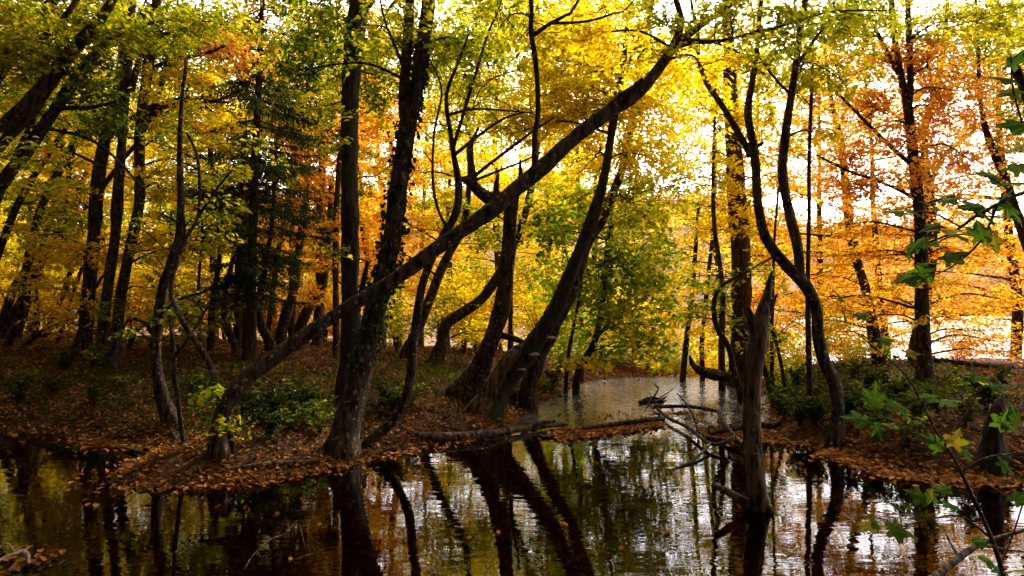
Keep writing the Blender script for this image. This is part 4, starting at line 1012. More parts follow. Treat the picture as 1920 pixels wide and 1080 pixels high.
pole = [
 ('slim trunk in the pole wood left of the spruce, close against it', [(444, 684, 8), (446, 600, 7), (447, 530, 6.5), (452, 400, 5.5), (455, 300, 4)], 12.2, 'spruce'),
 ('short dark trunk standing apart, leftmost of the pole wood', [(395, 680, 8), (396, 620, 7), (399, 565, 6), (412, 480, 4), (418, 380, 3)], 12.4, 'yg'),
 ('crooked stem curling right at its foot just left of the spruce', [(438, 678, 5), (441, 650, 6.5), (428, 620, 6.5), (419, 585, 5.5), (424, 540, 5), (440, 470, 4), (448, 400, 3)], 11.9, 'yg'),
 ('sharply bent trunk with a kink low down right of the spruce', [(527, 632, 11), (528, 622, 10), (536, 590, 10), (550, 545, 9), (560, 470, 7.5), (572, 380, 6.5), (577, 330, 5), (580, 250, 3.5)], 13.4, 'orange'),
 ('trunk curving up right out from behind the slanting trunk', [(558, 648, 12), (563, 615, 10), (580, 575, 9), (602, 545, 8.5), (612, 490, 7), (618, 420, 6), (622, 330, 4)], 13.2, 'orange'),
 ('upright far trunk behind orange leaves left of the straight trunk', [(590, 676, 11), (596, 625, 9), (600, 540, 8.5), (601, 450, 8.5), (601, 380, 8), (603, 300, 6), (605, 200, 4)], 14.0, 'orange'),
 ('thin leaning stem crossing in front of the pole wood right of the spruce', [(500, 660, 5), (510, 560, 5), (525, 450, 4.5), (540, 370, 4), (548, 340, 3.5), (556, 280, 2.5)], 12.7, 'orange'),
 ('slim pole just left of the straight trunk, ivy-free', [(628, 700, 6), (630, 600, 6), (629, 500, 6), (630, 420, 6), (634, 330, 5), (640, 240, 3)], 11.6, 'orange'),
 ('low twisted trunk right of the spruce half hidden by the slanting trunk', [(515, 668, 12), (505, 640, 10), (490, 610, 8), (486, 570, 7), (497, 500, 5.5), (510, 420, 4), (514, 340, 3)], 12.0, 'yg'),
 ('second spruce pole standing close behind the spruce trunk', [(458, 680, 7), (459, 600, 6), (458, 500, 6), (457, 400, 5), (458, 320, 4), (460, 220, 3)], 13.0, 'spruce'),
 ('dark pole in the gap between the spruce and the bent trunk', [(548, 660, 8), (547, 600, 7), (549, 520, 7), (548, 420, 6), (550, 330, 5), (552, 240, 4)], 14.4, 'gold'),
 ('thin rod rising in the gap right of the twisted S-bend trunk', [(372, 676, 4), (374, 600, 3.5), (372, 540, 3), (378, 460, 2.5), (380, 380, 2)], 12.9, 'gold'),
]
for (lab, pts, d, pal) in pole:
    b = (pts[0][0], max(pts[0][1], 672))
    T = Tree('pole_wood_tree', lab, 'tree', b, depth=d, group=PW, sink=.5, bark=BARK_RED if pal == 'spruce' else BARK)
    T.stem(pts, extend=False, rough=.06)
    n = len(pts)
    x, y = pts[-1][:2]; x2, y2 = pts[-3][:2]
    if pal == 'spruce':
        T.foliage([(x - 50, y + 60, 70, 40, d, 'spruce', 1.2), (x - 60, y + 130, 70, 40, d - .2, 'spruce'), (x + 30, y + 20, 60, 40, d, 'spruce')], shape='rhomb', size=.07, cov=1.4).done()
    else:
        p2 = {'orange': 'orange', 'yg': 'green', 'gold': 'gold'}[pal]
        T.foliage([(x, y, 60, 40, d, pal, .9), (x2 + 20, y2, 60, 36, d - .2, p2, .8), (x2 - 30, y2 + 60, 50, 26, d - .3, pal, .6), (x + 30, y + 60, 50, 30, d + .2, pal, .8)], size=.08, cov=1.15).done()
# ------------------------------------------------------------------ trees beyond the bank, on the slope down to the lake
def template(pal, label, h=11.0, spread=2.6, n=15000, leaf=.11, bark=None, low=.12, pals=None):
    root = empty('background_tree', (0, 0, 0))
    tag(root, label, 'tree')
    m = MB()
    lean = N(0, .5, 2)
    zs = np.linspace(-.5, h, 9)
    pts = np.stack([lean[0] * (zs / h) ** 2 + N(0, .07, 9), lean[1] * (zs / h) ** 2 + N(0, .07, 9), zs], 1)
    p, r = catmull(pts, np.interp(zs, [-.5, 0, h], [.2, .15, .02]) * R(.8, 1.15), .5)
    tube(m, p, r, 8, .06)
    link('trunk', m.mesh('trunk', bark or BARK), root)
    m = MB(); mats = [BARK] + [LEAF[q] for q in (pals or [pal])]
    nl = 26
    per_spray = 30
    ns = n // per_spray
    zc = R(h * low, h, nl) 
    for i in range(nl):
        k = int(np.argmin(np.abs(p[:, 2] - zc[i]))); a = R(0, 6.28)
        L = spread * R(.55, 1.1) * (1 - .55 * max(0, zc[i] / h - .35) / .65)
        dv = np.array([math.cos(a), math.sin(a), R(.05, .5)])
        s = np.linspace(0, 1, 5)
        lp = p[k] + dv * (s * L)[:, None] + np.array([0, 0, -.15 * L]) * (s ** 2)[:, None]
        tube(m, lp, np.linspace(.035, .006, 5), 4, 0, 0, cap=False)
        q = ns // nl
        t_ = R(.25, 1.05, q)
        c0 = np.stack([np.interp(t_, s, lp[:, j]) for j in range(3)], 1) + N(0, .34, (q, 3)) * np.array([1, 1, .6])
        av = R(0, 6.28, q)
        d2 = unit(np.stack([np.cos(av), np.sin(av), np.full(q, -.1)], 1) + dv * .6)
        tt = R(-.5, .5, (q, per_spray)) * .8
        sd = unit(np.cross(d2, np.array([0, 0, 1.0])))
        lat = R(-.3, .3, (q, per_spray))
        pos = c0[:, None] + d2[:, None] * tt[..., None] + sd[:, None] * lat[..., None]
        pos[..., 2] += N(0, .05, (q, per_spray))
        leaves(m, pos.reshape(-1, 3), leaf, np.repeat(d2, per_spray, 0), tilt=.6, shape='rhomb', ratio=.62, mat=1 + int(rng.integers(0, len(mats) - 1)))
    link('crown', m.mesh('crown', mats), root)
    return root

BG = {
  'yellow': template('yellow', 'tall yellow-leaved tree in the bright wood beyond the bank', pals=['yellow', 'yellow', 'yg']),
  'yellow2': template('yellow', 'tall yellow-leaved tree in the bright wood beyond the bank', h=12.5, spread=3.0, n=18000, pals=['yellow', 'gold']),
  'yg': template('yg', 'tall yellow-green tree in the bright wood beyond the bank', h=12, spread=2.9, n=17000, pals=['yg', 'yg', 'yellow']),
  'orange': template('orange', 'tall orange-leaved tree in the bright wood beyond the bank', h=11.5, spread=2.8, pals=['orange', 'gold', 'orange']),
  'copper': template('copper', 'loose copper-leaved tree on the lake side of the right bank', h=11, spread=3.0, n=12000, leaf=.085, pals=['copper', 'orange']),
  'thin': template('yellow', 'thinly leaved golden tree standing against the pale sky', h=12, spread=2.6, n=8000, leaf=.09, pals=['yellow', 'gold']),
}
used = set()
def bgtree(kind, px, d, sc=1.0, label=None, group=None):
    x = (px - CX) / F * d
    loc = (x, d, float(H(x, d)[0]))
    o = BG[kind]
    if kind in used:
        return copy_thing(o, loc, R(0, 6.28), sc, label, group)
    used.add(kind)
    o.location = loc; o.scale = (sc,) * 3
    if label: o['label'] = label
    if group: o['group'] = group
    return o
GL, GC, GR = 'wood beyond the left bank', 'wood behind the stream bend', 'loose trees on the lake side'
def lab(kind, zone):
    c = {'yellow': 'yellow', 'yellow2': 'golden-yellow', 'yg': 'yellow-green', 'orange': 'orange', 'copper': 'copper-leaved', 'thin': 'thin golden'}[kind]
    return {'L': f'{c} tree deep in the bright wood beyond the left bank', 'C': f'{c} tree in the glowing wood behind the middle trunks', 'R': f'{c} tree standing loosely on the lake side of the right bank'}[zone]
for (kind, px, d, sc) in [('yellow', -80, 16.5, .8), ('yg', 60, 17.5, .62), ('yellow2', 180, 16, .72), ('yellow', 300, 17, .6), ('yg', 400, 16, .75), ('yellow2', 510, 17.5, .58), ('orange', 600, 16.5, .7), ('orange', 690, 17, .62),
                          ('yellow2', -10, 23, .9), ('yg', -140, 19, 1.0), ('yg', -60, 26, 1.2), ('yellow', 60, 33, 1.4), ('yellow', -220, 24, 1.1), ('yellow', 240, 24, .85), ('yellow2', 440, 24, .9), ('yg', 350, 30, 1.1), ('yellow', 120, 29, 1.1), ('yellow', 560, 30, 1.1), ('yellow2', 650, 25, .9), ('yellow2', 10, 37, 1.4), ('yellow', 210, 38, 1.4), ('yg', 460, 37, 1.4)]:
    bgtree(kind, px, d, sc, lab(kind, 'L'), GL)
for (kind, px, d, sc) in [('orange', 750, 18, .8), ('yellow', 840, 17, .62), ('yellow2', 930, 18.5, .8), ('yellow', 1030, 17.5, .6), ('yellow', 1110, 19, .8), ('yg', 790, 25, 1.0), ('yellow', 960, 26, 1.0), ('thin', 1060, 24, 1.0), ('thin', 1190, 26, .9), ('yellow', 900, 33, 1.25), ('yg', 1030, 34, 1.2), ('yellow2', 720, 35, 1.3)]:
    bgtree(kind, px, d, sc, lab(kind, 'C'), GC)
for (kind, px, d, sc) in [('thin', 1345, 24, .95), ('thin', 1430, 20, 1.0), ('copper', 1540, 19, .95), ('copper', 1655, 18, .9), ('copper', 1900, 15, .95), ('copper', 1960, 19, 1.1)]:
    bgtree(kind, px, d, sc, lab(kind, 'R'), GR)

# low bright shrubs on the far side of the bank and along the stream's end
def shrub_template(pal, label, h=1.3, n=1500, leaf=.09):
    root = empty('shrub', (0, 0, 0)); tag(root, label, 'shrub')
    m = MB()
    tips = []
    for i in range(9):
        a = R(0, 6.28); L = h * R(.7, 1.1)
        pts = np.array([[0, 0, -.1], [math.cos(a) * .12, math.sin(a) * .12, L * .45], [math.cos(a) * R(.25, .6), math.sin(a) * R(.25, .6), L]])
        p, r = catmull(pts, [.012, .009, .004], .15)
        tube(m, p, r, 4, 0, cap=False); tips.append(p)
    link('stems', m.mesh('stem', BARK), root).name = 'stem'
    m = MB()
    tp = np.concatenate(tips); tp = tp[tp[:, 2] > h * .18]
    c = tp[rng.integers(0, len(tp), n)] + N(0, .16, (n, 3)) * np.array([1, 1, .7])
    c[:, 2] = np.maximum(c[:, 2], .05)
    leaves(m, c, leaf, tilt=.6, shape='rhomb', ratio=.6)
    link('foliage', m.mesh('foliage', LEAF[pal]), root)
    return root
SH = {k: shrub_template(k, 'x', h, n) for k, h, n in (('yellow', 1.5, 1500), ('gold', 1.4, 1500), ('yg', 1.3, 1400), ('orange', 1.3, 1300), ('maple', .8, 700))}
sused = set()
def shrub(kind, px, d, sc, label, group):
    x = (px - CX) / F * d; loc = (x, d, float(H(x, d)[0])); o = SH[kind]
    if kind in sused: return copy_thing(o, loc, R(0, 6.28), sc, label, group)
    sused.add(kind); o.location = loc; o.scale = (sc,) * 3; o['label'] = label; o['group'] = group
    return o
cn_ = {'yellow': 'yellow', 'gold': 'golden', 'yg': 'yellow-green', 'orange': 'orange', 'maple': 'green'}
for (k, px, d, sc) in [('gold', 90, 14.6, 1), ('orange', 250, 14.8, 1), ('yellow', 290, 15.2, 1), ('gold', 350, 15, 1), ('yg', 420, 14.6, 1), ('orange', 500, 15, 1), ('gold', 560, 15.2, 1), ('orange', 640, 14.6, .9), ('gold', 20, 15.4, 1), ('gold', 170, 15.6, 1.1), ('yellow', 610, 15.6, 1.1)]:
    shrub(k, px, d, sc, f'low {cn_[k]} shrub glowing behind the crest of the left bank', 'low shrubs behind the left bank crest')
for (k, px, d, sc) in [('yg', 745, 13.6, 1), ('yellow', 870, 14, 1.1), ('gold', 920, 15, 1.1), ('yg', 820, 15, 1), ('yellow', 1010, 14.8, 1), ('orange', 890, 16, 1), ('yg', 1050, 12.8, .7), ('yellow', 1120, 14.3, .8), ('yellow', 1190, 14.8, 1), ('gold', 1250, 15.2, 1), ('maple', 1240, 14.0, .6), ('yellow', 1320, 15.4, 1.1), ('yellow', 1110, 13.9, .45), ('yg', 1160, 14.1, .4), ('yellow', 1215, 14.2, .5), ('yg', 1265, 14.0, .35), ('yellow', 1300, 14.3, .5), ('gold', 1340, 14.0, .45), ('yellow', 1390, 14.2, .55), ('yellow', 1150, 15, .9), ('yg', 1370, 15, .9), ('gold', 1420, 15.4, 1), ('yg', 1290, 14.6, .7)]:
    shrub(k, px, d, sc, f'low {cn_[k]} shrub in the light behind the stream and middle trunks', 'low shrubs behind the stream')
for (k, px, d, sc) in [('yg', 1440, 12.8, .7), ('gold', 1500, 13.5, .8), ('yg', 1540, 12.4, .5), ('gold', 1590, 13.2, .6), ('maple', 1500, 11.2, .6), ('maple', 1470, 10.6, .6), ('maple', 1600, 11, .5), ('yg', 1420, 14.5, 1), ('orange', 1460, 15.6, 1), ('orange', 1800, 13.5, .6), ('maple', 1660, 11.5, .5)]:
    shrub(k, px, d, sc, f'low {cn_[k]} shrub along the lake side of the right bank', 'low shrubs on the right bank')
# ------------------------------------------------------------------ leaf litter, plants, fallen wood
def on_ground(n, x0, x1, y0, y1, pred):
    x = R(x0, x1, n); y = R(y0, y1, n)
    s = pond_dist(x, y)
    k = pred(x, y, s)
    return x[k], y[k], s[k]

m = MB()
x, y, s = on_ground(120000, -10.5, 8, 5, 15.5, lambda x, y, s: (s > -.02) & (rng.random(len(x)) < np.where(x > 0, .8, 1) * np.where(s < .9, 1, .55)))
z = H(x, y)
leaves(m, np.stack([x, y, z + .016 + R(0, .015, len(x))], 1), .049, tilt=.42, shape='oval', droop=.0, ratio=.62)
tag(link('leaf_litter', m.mesh('leaf_litter', LEAF['litter'])), kind='stuff')
m = MB()
x, y, s = on_ground(36000, -10, 8, 5, 14, lambda x, y, s: (s > -.5) & (rng.random(len(x)) < np.where(s < -.1, .22 * np.exp(s * 3.2), np.where(s < .5, .42, .13)) * np.where(x > 2, 2.2, 1.1)))
z = np.maximum(H(x, y), 0)
leaves(m, np.stack([x, y, z + np.where(s < 0, .006, .028) + R(0, .006, len(x))], 1), .056, tilt=.34, shape='oval', droop=.0, ratio=.66)
tag(link('fresh_fallen_leaves', m.mesh('fresh_fallen_leaves', LEAF['litter_bright'])), kind='stuff')

# rafts of leaves afloat along the shores
def raft(name, poly, n, amp=.016):
    w = np.array([P(px, py, CAMZ * F / (py - HY))[:2] for px, py in poly])
    lo, hi = w.min(0), w.max(0)
    pts = R(0, 1, (n * 6, 2)) * (hi - lo) + lo
    ins = np.zeros(len(pts), bool); A = w; B = np.roll(w, -1, 0)
    for (ax, ay), (bx, by) in zip(A, B):
        c = ((ay > pts[:, 1]) != (by > pts[:, 1])) & (pts[:, 0] < (bx - ax) * (pts[:, 1] - ay) / (by - ay + 1e-9) + ax)
        ins ^= c
    pts = pts[ins]
    pts = pts + N(0, .09, pts.shape) * (R(0, 1, (len(pts), 1)) < .35)
    den = .5 + .5 * np.sin(pts[:, 0] * 5.1 + 2 * np.sin(pts[:, 1] * 4)) * np.sin(pts[:, 1] * 7.7 + pts[:, 0])
    pts = pts[R(0, 1, len(pts)) < .25 + .9 * den][:n]
    z = np.maximum(H(pts[:, 0], pts[:, 1]), 0) + .008 + R(0, amp, len(pts))
    m = MB()
    k = R(0, 1, len(pts)) < .55
    leaves(m, np.column_stack([pts, z])[k], .06, tilt=.2, shape='oval', droop=0, ratio=.68)
    leaves(m, np.column_stack([pts, z])[~k], .062, tilt=.25, shape='oval', droop=0, ratio=.6, mat=1)
    return tag(link(name, m.mesh(name, [LEAF['litter_bright'], LEAF['litter']])), kind='stuff')
raft('leaf_raft', [(1030, 818), (1045, 806), (1100, 804), (1170, 795), (1230, 790), (1250, 802), (1180, 812), (1110, 822), (1050, 826)], 1100)
raft('leaf_raft', [(1300, 806), (1350, 800), (1400, 812), (1460, 818), (1520, 836), (1400, 832), (1330, 824)], 900)
raft('leaf_raft', [(1520, 838), (1570, 846), (1620, 866), (1700, 884), (1800, 896), (1900, 902), (1890, 916), (1760, 908), (1660, 900), (1600, 880), (1550, 860)], 1300)
raft('leaf_raft', [(196, 903), (262, 912), (350, 908), (520, 896), (640, 868), (800, 838), (900, 824), (890, 832), (760, 856), (650, 880), (520, 912), (350, 922), (230, 924)], 800)
raft('leaf_raft', [(1040, 786), (1120, 772), (1240, 764), (1330, 776), (1380, 796), (1260, 792), (1150, 790)], 150, .004)
raft('leaf_raft', [(0, 1040), (60, 1030), (120, 1036), (100, 1060), (0, 1075)], 36)
raft('leaf_raft', [(140, 832), (210, 836), (310, 838), (300, 846), (200, 843)], 220)

# sunk leaves on the bed and single floating leaves
m = MB()
x, y, s = on_ground(9000, -7, 6, 3, 9, lambda x, y, s: s < -.05)
leaves(m, np.stack([x, y, H(x, y) + .02], 1), .07, tilt=.3, shape='oval', droop=0, ratio=.7)
tag(link('sunken_leaves', m.mesh('sunken_leaves', LEAF['litter'])), kind='stuff')

m = MB()
leaves(m, np.zeros((1, 3)), .10, np.array([[1., 0, 0]]), tilt=.1, shape='maple', droop=0)
me = m.mesh('floating_leaf', LEAF['litter_bright'])
spots = [(430, 940), (408, 952), (459, 954), (592, 934), (545, 1050), (495, 908), (935, 1000), (1165, 1030), (988, 888), (690, 960), (840, 930), (1060, 830), (1220, 910), (270, 1000), (330, 925), (700, 905), (1540, 900), (1500, 870), (1650, 930),
         (760, 880), (600, 985), (1300, 935), (1760, 960), (1120, 870), (960, 930), (180, 950), (520, 965), (1250, 1000), (1060, 985), (880, 1010)]
for i, (px, py) in enumerate(spots):
    w = P(px, py, CAMZ * F / (py - HY))
    o = link('floating_leaf', me)
    o.location = (w[0], w[1], .006); o.rotation_euler = (R(-.08, .08), R(-.08, .08), R(0, 6.28)); k = R(.35, .7); o.scale = (k, k, k)
    tag(o, 'single fallen orange-brown leaf floating on the open dark water', 'leaf', 'single leaves afloat on the pond')

# short grass and ground ivy
def tufts(name, n, box, pred, hgt, pal, kind='grass'):
    x, y, s = on_ground(n, *box, pred)
    z = H(x, y)
    m = MB()
    if kind == 'grass':
        c = np.stack([x, y, z + hgt * .4], 1)
        fw = np.stack([N(0, .35, len(x)), N(0, .35, len(x)), np.ones(len(x))], 1)
        leaves(m, c, hgt, fw, tilt=1.0, shape='needle', droop=0)
    else:
        c = np.stack([x, y, z + R(.03, hgt, len(x))], 1)
        leaves(m, c, .055, tilt=.5, shape='oval', ratio=.8, droop=.05)
    tag(link(name, m.mesh(name, LEAF[pal])), kind='stuff')
def near(cx, cy, r):
    return lambda x, y: np.exp(-(((x - cx) ** 2 + (y - cy) ** 2) / r ** 2))
g = [near(-1.1, 10.2, 1.1), near(.6, 10.8, .9), near(-2.0, 8.4, .9), near(-3.0, 7.6, .8), near(4.4, 9.6, 1.0), near(4.2, 8.2, .7), near(5.2, 9.0, .9), near(-3.6, 8.6, 1.0), near(-1.2, 11.8, 1.2)]
tufts('grass', 42000, (-5, 6.5, 6.5, 13.5), lambda x, y, s: (s > .12) & (rng.random(len(x)) < sum(f(x, y) for f in g) * .5), .13, 'herb')
g2 = [near(4.3, 11.2, 1.1), near(6.0, 11.4, 1.2), near(4.6, 9.2, .8), near(-3.4, 9.0, 1.2), near(-5.5, 9.6, 1.4), near(4.4, 7.6, .7), near(5.0, 8.6, .8), near(3.9, 10.6, .8), near(-2.6, 7.6, .7), near(5.2, 7.2, .6)]
tufts('ground_ivy', 42000, (-8, 8.5, 6, 13.5), lambda x, y, s: (s > .08) & (rng.random(len(x)) < sum(f(x, y) for f in g2) * .55), .12, 'herb', 'ivy')

# leafy herbs
def herb_template(h, n, leaf, pal):
    root = empty('herb_plant', (0, 0, 0)); tag(root, 'x', 'plant')
    ms, ml = MB(), MB()
    for i in range(n):
        a = R(0, 6.28); L = h * R(.6, 1.1)
        pts = np.array([[0, 0, -.03], [math.cos(a) * .05, math.sin(a) * .05, L * .6], [math.cos(a) * .16, math.sin(a) * .16, L]])
        p, r = catmull(pts, [.004, .003, .0015], .05)
        tube(ms, p, r, 4, 0, cap=False)
        k = p[len(p) // 3:]
        c = np.repeat(k, 4, 0); av = R(0, 6.28, len(c))
        fw = np.stack([np.cos(av), np.sin(av), np.full(len(c), .1)], 1)
        leaves(ml, c + fw * leaf * .55, leaf, fw, tilt=.3, shape='oval', ratio=.45, droop=.2)
    link('stem', ms.mesh('stem', LEAF['herb']), root); link('foliage', ml.mesh('foliage', LEAF[pal]), root)
    return root
HB = [herb_template(.30, 7, .08, 'herb'), herb_template(.22, 6, .07, 'green'), herb_template(.38, 6, .09, 'herb')]
hu = set()
herbs = [(520, 790, 'L'), (545, 808, 'L'), (490, 800, 'L'), (570, 780, 'L'), (600, 812, 'L'), (505, 822, 'L'), (555, 765, 'L'), (590, 795, 'L'), (470, 780, 'L'), (740, 780, 'M'), (770, 760, 'M'), (720, 770, 'M'), (990, 745, 'M'), (1020, 735, 'M'), (1040, 728, 'M'), (965, 760, 'M'),
         (60, 720, 'S'), (100, 740, 'S'), (30, 760, 'S'), (230, 730, 'S'), (180, 760, 'S'), (120, 700, 'S'), (380, 740, 'S'), (1470, 790, 'R'), (1500, 800, 'R'), (1480, 740, 'R'), (1590, 790, 'R'), (1640, 820, 'R'), (1700, 830, 'R'), (1680, 760, 'R'), (1760, 780, 'R'), (1800, 740, 'R'), (1850, 770, 'R'), (1460, 770, 'R'), (1485, 760, 'R'), (1525, 770, 'R'), (1530, 800, 'R'), (1450, 740, 'R'), (1500, 730, 'R'), (1620, 770, 'R'), (1660, 790, 'R'), (1720, 800, 'R'), (1630, 740, 'R'), (1780, 720, 'R'), (1810, 800, 'R'), (1600, 720, 'R')]
HL = {'L': 'leafy green herb between the foot of the slanting trunk and the forked trunk', 'M': 'leafy green herb near the feet of the middle trunks', 'S': 'leafy green herb on the shaded left bank slope', 'R': 'leafy green herb among fallen leaves on the right bank'}
for i, (px, py, zz) in enumerate(herbs):
    d = float(ground_hit(px, py)); w = P(px, py, d); loc = (w[0], w[1], float(H(w[0], w[1])[0]))
    k = i % 3; o = HB[k]
    if k in hu: copy_thing(o, loc, R(0, 6.28), R(.8, 1.2), HL[zz], 'leafy herbs on the banks')
    else:
        hu.add(k); o.location = loc; o['label'] = HL[zz]; o['group'] = 'leafy herbs on the banks'

# ---- fallen wood
def wood(name, label, cat, strokes, mat=DEADWOOD, rough=.1, sides=10, group=None, lift=0.0):
    """strokes: lists of (px, py, r px, height above water or ground or None); first stroke is the thing, others its parts"""
    root = None
    for si, st in enumerate(strokes):
        w, r = [], []
        for (px, py, rp, h) in st:
            if h is None:
                d = float(ground_hit(px, py, True))
            else:
                d = (CAMZ - h) * F / (py - HY)
            q = P(px, py, d); q[2] += lift
            w.append(q); r.append(rp / F * d)
        p, rr = catmull(w, r, .05)
        mb_ = MB(); tube(mb_, p, rr, sides, rough)
        if root is None:
            base = w[0]
            if len(strokes) == 1:
                root = link(name, mb_.mesh(name, mat, base)); root.location = base
            else:
                root = empty(name, base); link('stem', mb_.mesh('stem', mat, base), root)
        else:
            link('side_branch', mb_.mesh('side_branch', mat, base), root)
    return tag(root, label, cat, group)
wood('fallen_log', 'long grey fallen log lying along the shore in front of the middle trunks', 'log',
     [[(735, 800, 9, .10), (770, 814, 9, .08), (815, 820, 9, .06), (875, 818, 8, .05), (925, 812, 7, .05), (985, 803, 6, .05), (1035, 797, 5, .04), (1062, 797, 3, .02)], [(985, 801, 5, .06), (1015, 792, 4, .10), (1040, 790, 3, .1)]], DEADWOOD, .08, 12)
wood('driftwood_branch', 'dark driftwood branch lying behind the leaf raft in the stream', 'branch', [[(1095, 803, 3, .04), (1150, 795, 4, .05), (1200, 788, 5, .06), (1245, 785, 4, .04)]], BARK)
wood('mossy_log', 'short thick driftwood log lying at the mouth of the stream right of the snag', 'log', [[(1330, 812, 4, .05), (1390, 800, 6, .07), (1440, 797, 6, .09), (1462, 796, 5, .12)]], BARK)
wood('driftwood_branch', 'bare forked branch angled in the shallows left of the snag', 'branch',
     [[(1232, 765, 3, .04), (1250, 782, 3, .05), (1290, 802, 3.2, .06), (1332, 832, 3.4, .06), (1365, 825, 2.5, .1), (1380, 815, 2, .14)], [(1332, 832, 3, .06), (1300, 862, 2.6, .02), (1262, 880, 2, .0)], [(1346, 770, 4, .14), (1362, 800, 4, .12), (1392, 832, 3.4, .06)], [(1225, 763, 3.4, .05), (1290, 762, 3.6, .07), (1346, 771, 3.6, .13)],
      [(1310, 812, 2.4, .05), (1300, 780, 2.2, .2), (1285, 755, 1.8, .3), (1270, 738, 1.2, .36)]], BARK, .06, 7)
wood('brush_pile', 'small heap of twigs and leaves stuck on a stone in the middle of the stream', 'branch',
     [[(1200, 755, 3.9, 0.021), (1222, 748, 5.2, 0.042), (1245, 752, 3.25, 0.021)], [(1222, 748, 1.95, 0.042), (1230, 738, 1.95, 0.084), (1234, 728, 1.69, 0.14), (1228, 722, 1.3, 0.168)], [(1212, 762, 1.3, 0.014), (1220, 748, 1.04, 0.07), (1217, 735, 0.65, 0.14)], [(1238, 745, 1.3, 0.042), (1256, 734, 0.91, 0.084), (1266, 726, 0.65, 0.126)], [(1205, 750, 1.95, 0.035), (1228, 752, 2.6, 0.056), (1250, 744, 1.95, 0.035)]], BARK, .1, 7)
wood('curved_log', 'dark curved log with a raised tapering end on the far stream bank', 'log', [[(1293, 667, 2, .62), (1300, 684, 7, .48), (1318, 697, 10, .38), (1345, 703, 10, .3), (1370, 708, 9, .26)]], BARK, .1, 12)
wood('beach_log', 'dark fallen log lying on the leaf-covered right bank near the lake', 'log', [[(1748, 675, 4, .56), (1790, 679, 5, .54), (1850, 688, 6, .5), (1930, 695, 6, .48)]], BARK, .08, 9)
wood('shore_branch', 'thin broken branch lying on the leafy spit at the left', 'branch', [[(228, 838, 3, .02), (270, 850, 3.4, .03)], [(240, 842, 2.6, .03), (290, 830, 2.4, None)]], BARK, .06, 7)
wood('shore_branch', 'straight fallen stick lying on leaves below the forked trunk', 'branch', [[(430, 885, 3, None), (500, 876, 4, None), (560, 872, 4, None), (615, 866, 3, None)]], DEADWOOD, .06, 7, lift=.03)
wood('shore_branch', 'short stick lying on the leafy spit below the S-bend trunk', 'branch', [[(322, 812, 3, None), (332, 830, 3.4, None), (336, 838, 2.4, None)]], DEADWOOD, .06, 7, lift=.03)
wood('water_twig', 'long thin pale twig curving out of the dark water at lower left', 'twig', [[(458, 1068, 1.3, .0), (475, 1040, 1.2, .04), (505, 1012, 1.1, .06), (535, 1000, 1.0, .05), (556, 976, .7, .08)]], DEADWOOD, .05, 6)
wood('water_twig', 'short thin twig poking straight up from the dark water at lower left', 'twig', [[(572, 1028, 1.1, .0), (566, 1000, 1, .06), (562, 982, .7, .1)]], DEADWOOD, .05, 6)
wood('water_twig', 'nearly level thin twig on the dark water left of the white reflections', 'twig', [[(545, 1052, 1, .02), (580, 1040, 1, .03), (608, 1030, .8, .03)]], DEADWOOD, .05, 6)
wood('pale_branch', 'broken pale branch with a forked end in the bottom left corner', 'branch',
     [[(-20, 1062, 3, .04), (10, 1044, 3, .06), (28, 1038, 4, .06), (45, 1034, 6, .06), (52, 1044, 5, .05), (54, 1056, 2, .03)], [(28, 1038, 2.6, .06), (18, 1022, 2.2, .1), (6, 1020, 1.8, .1), (-10, 1035, 1.5, .08)]], PALEWOOD, .1, 8)
wood('corner_branch', 'long grey fallen branch reaching into the water at the bottom right corner', 'branch',
     [[(1735, 1092, 6.12, .10), (1780, 1060, 6.12, .12), (1820, 1030, 5.44, .16), (1860, 1012, 4.08, .2), (1900, 1000, 3.4, .24), (1950, 985, 2.72, .28)], [(1800, 1046, 2.72, .14), (1780, 1015, 2.04, .18), (1768, 985, 1.36, .22)], [(1840, 1020, 2.72, .18), (1880, 1030, 2.04, .18), (1930, 1035, 1.36, .2)]], DEADWOOD, .09, 10)
wood('root_tangle', 'gnarled bare roots and stub at the water edge below the broken trunk', 'root',
     [[(885, 800, 9, .03), (888, 785, 8, .1), (893, 775, 5, .16)], [(885, 792, 6, .06), (868, 790, 5, .08), (850, 800, 4, .03)], [(890, 790, 5, .08), (908, 788, 5, .08), (925, 800, 3, .02)], [(800, 808, 4, .08), (812, 794, 4, .13), (830, 784, 4, .18), (845, 778, 3, .22)]], PALEWOOD if False else DEADWOOD, .14, 9)

# mossy stump on the right bank
T = Tree('mossy_stump', 'mossy broken stump standing on the right shore behind the maple sprig', 'stump', (1860, 866), bark=BARK_MOSS)
T.stem([(1858, 870, 22), (1860, 840, 16), (1863, 800, 16), (1868, 775, 15), (1874, 758, 9), (1880, 742, 3)], extend=False, rough=.16, groove=.12, flare=.5, flare_h=.12, sides=26)
T.done()
for (lab_, pts) in [('thin bare root arching against the undercut right bank beside the curved trunk', [(1500, 822, 3), (1520, 810, 3), (1540, 792, 2.4), (1548, 780, 2)]), ]:
    T = Tree('bank_root', lab_, 'root', (pts[0][0], pts[0][1])); T.stem(pts, dd=.1, extend=False); T.done()

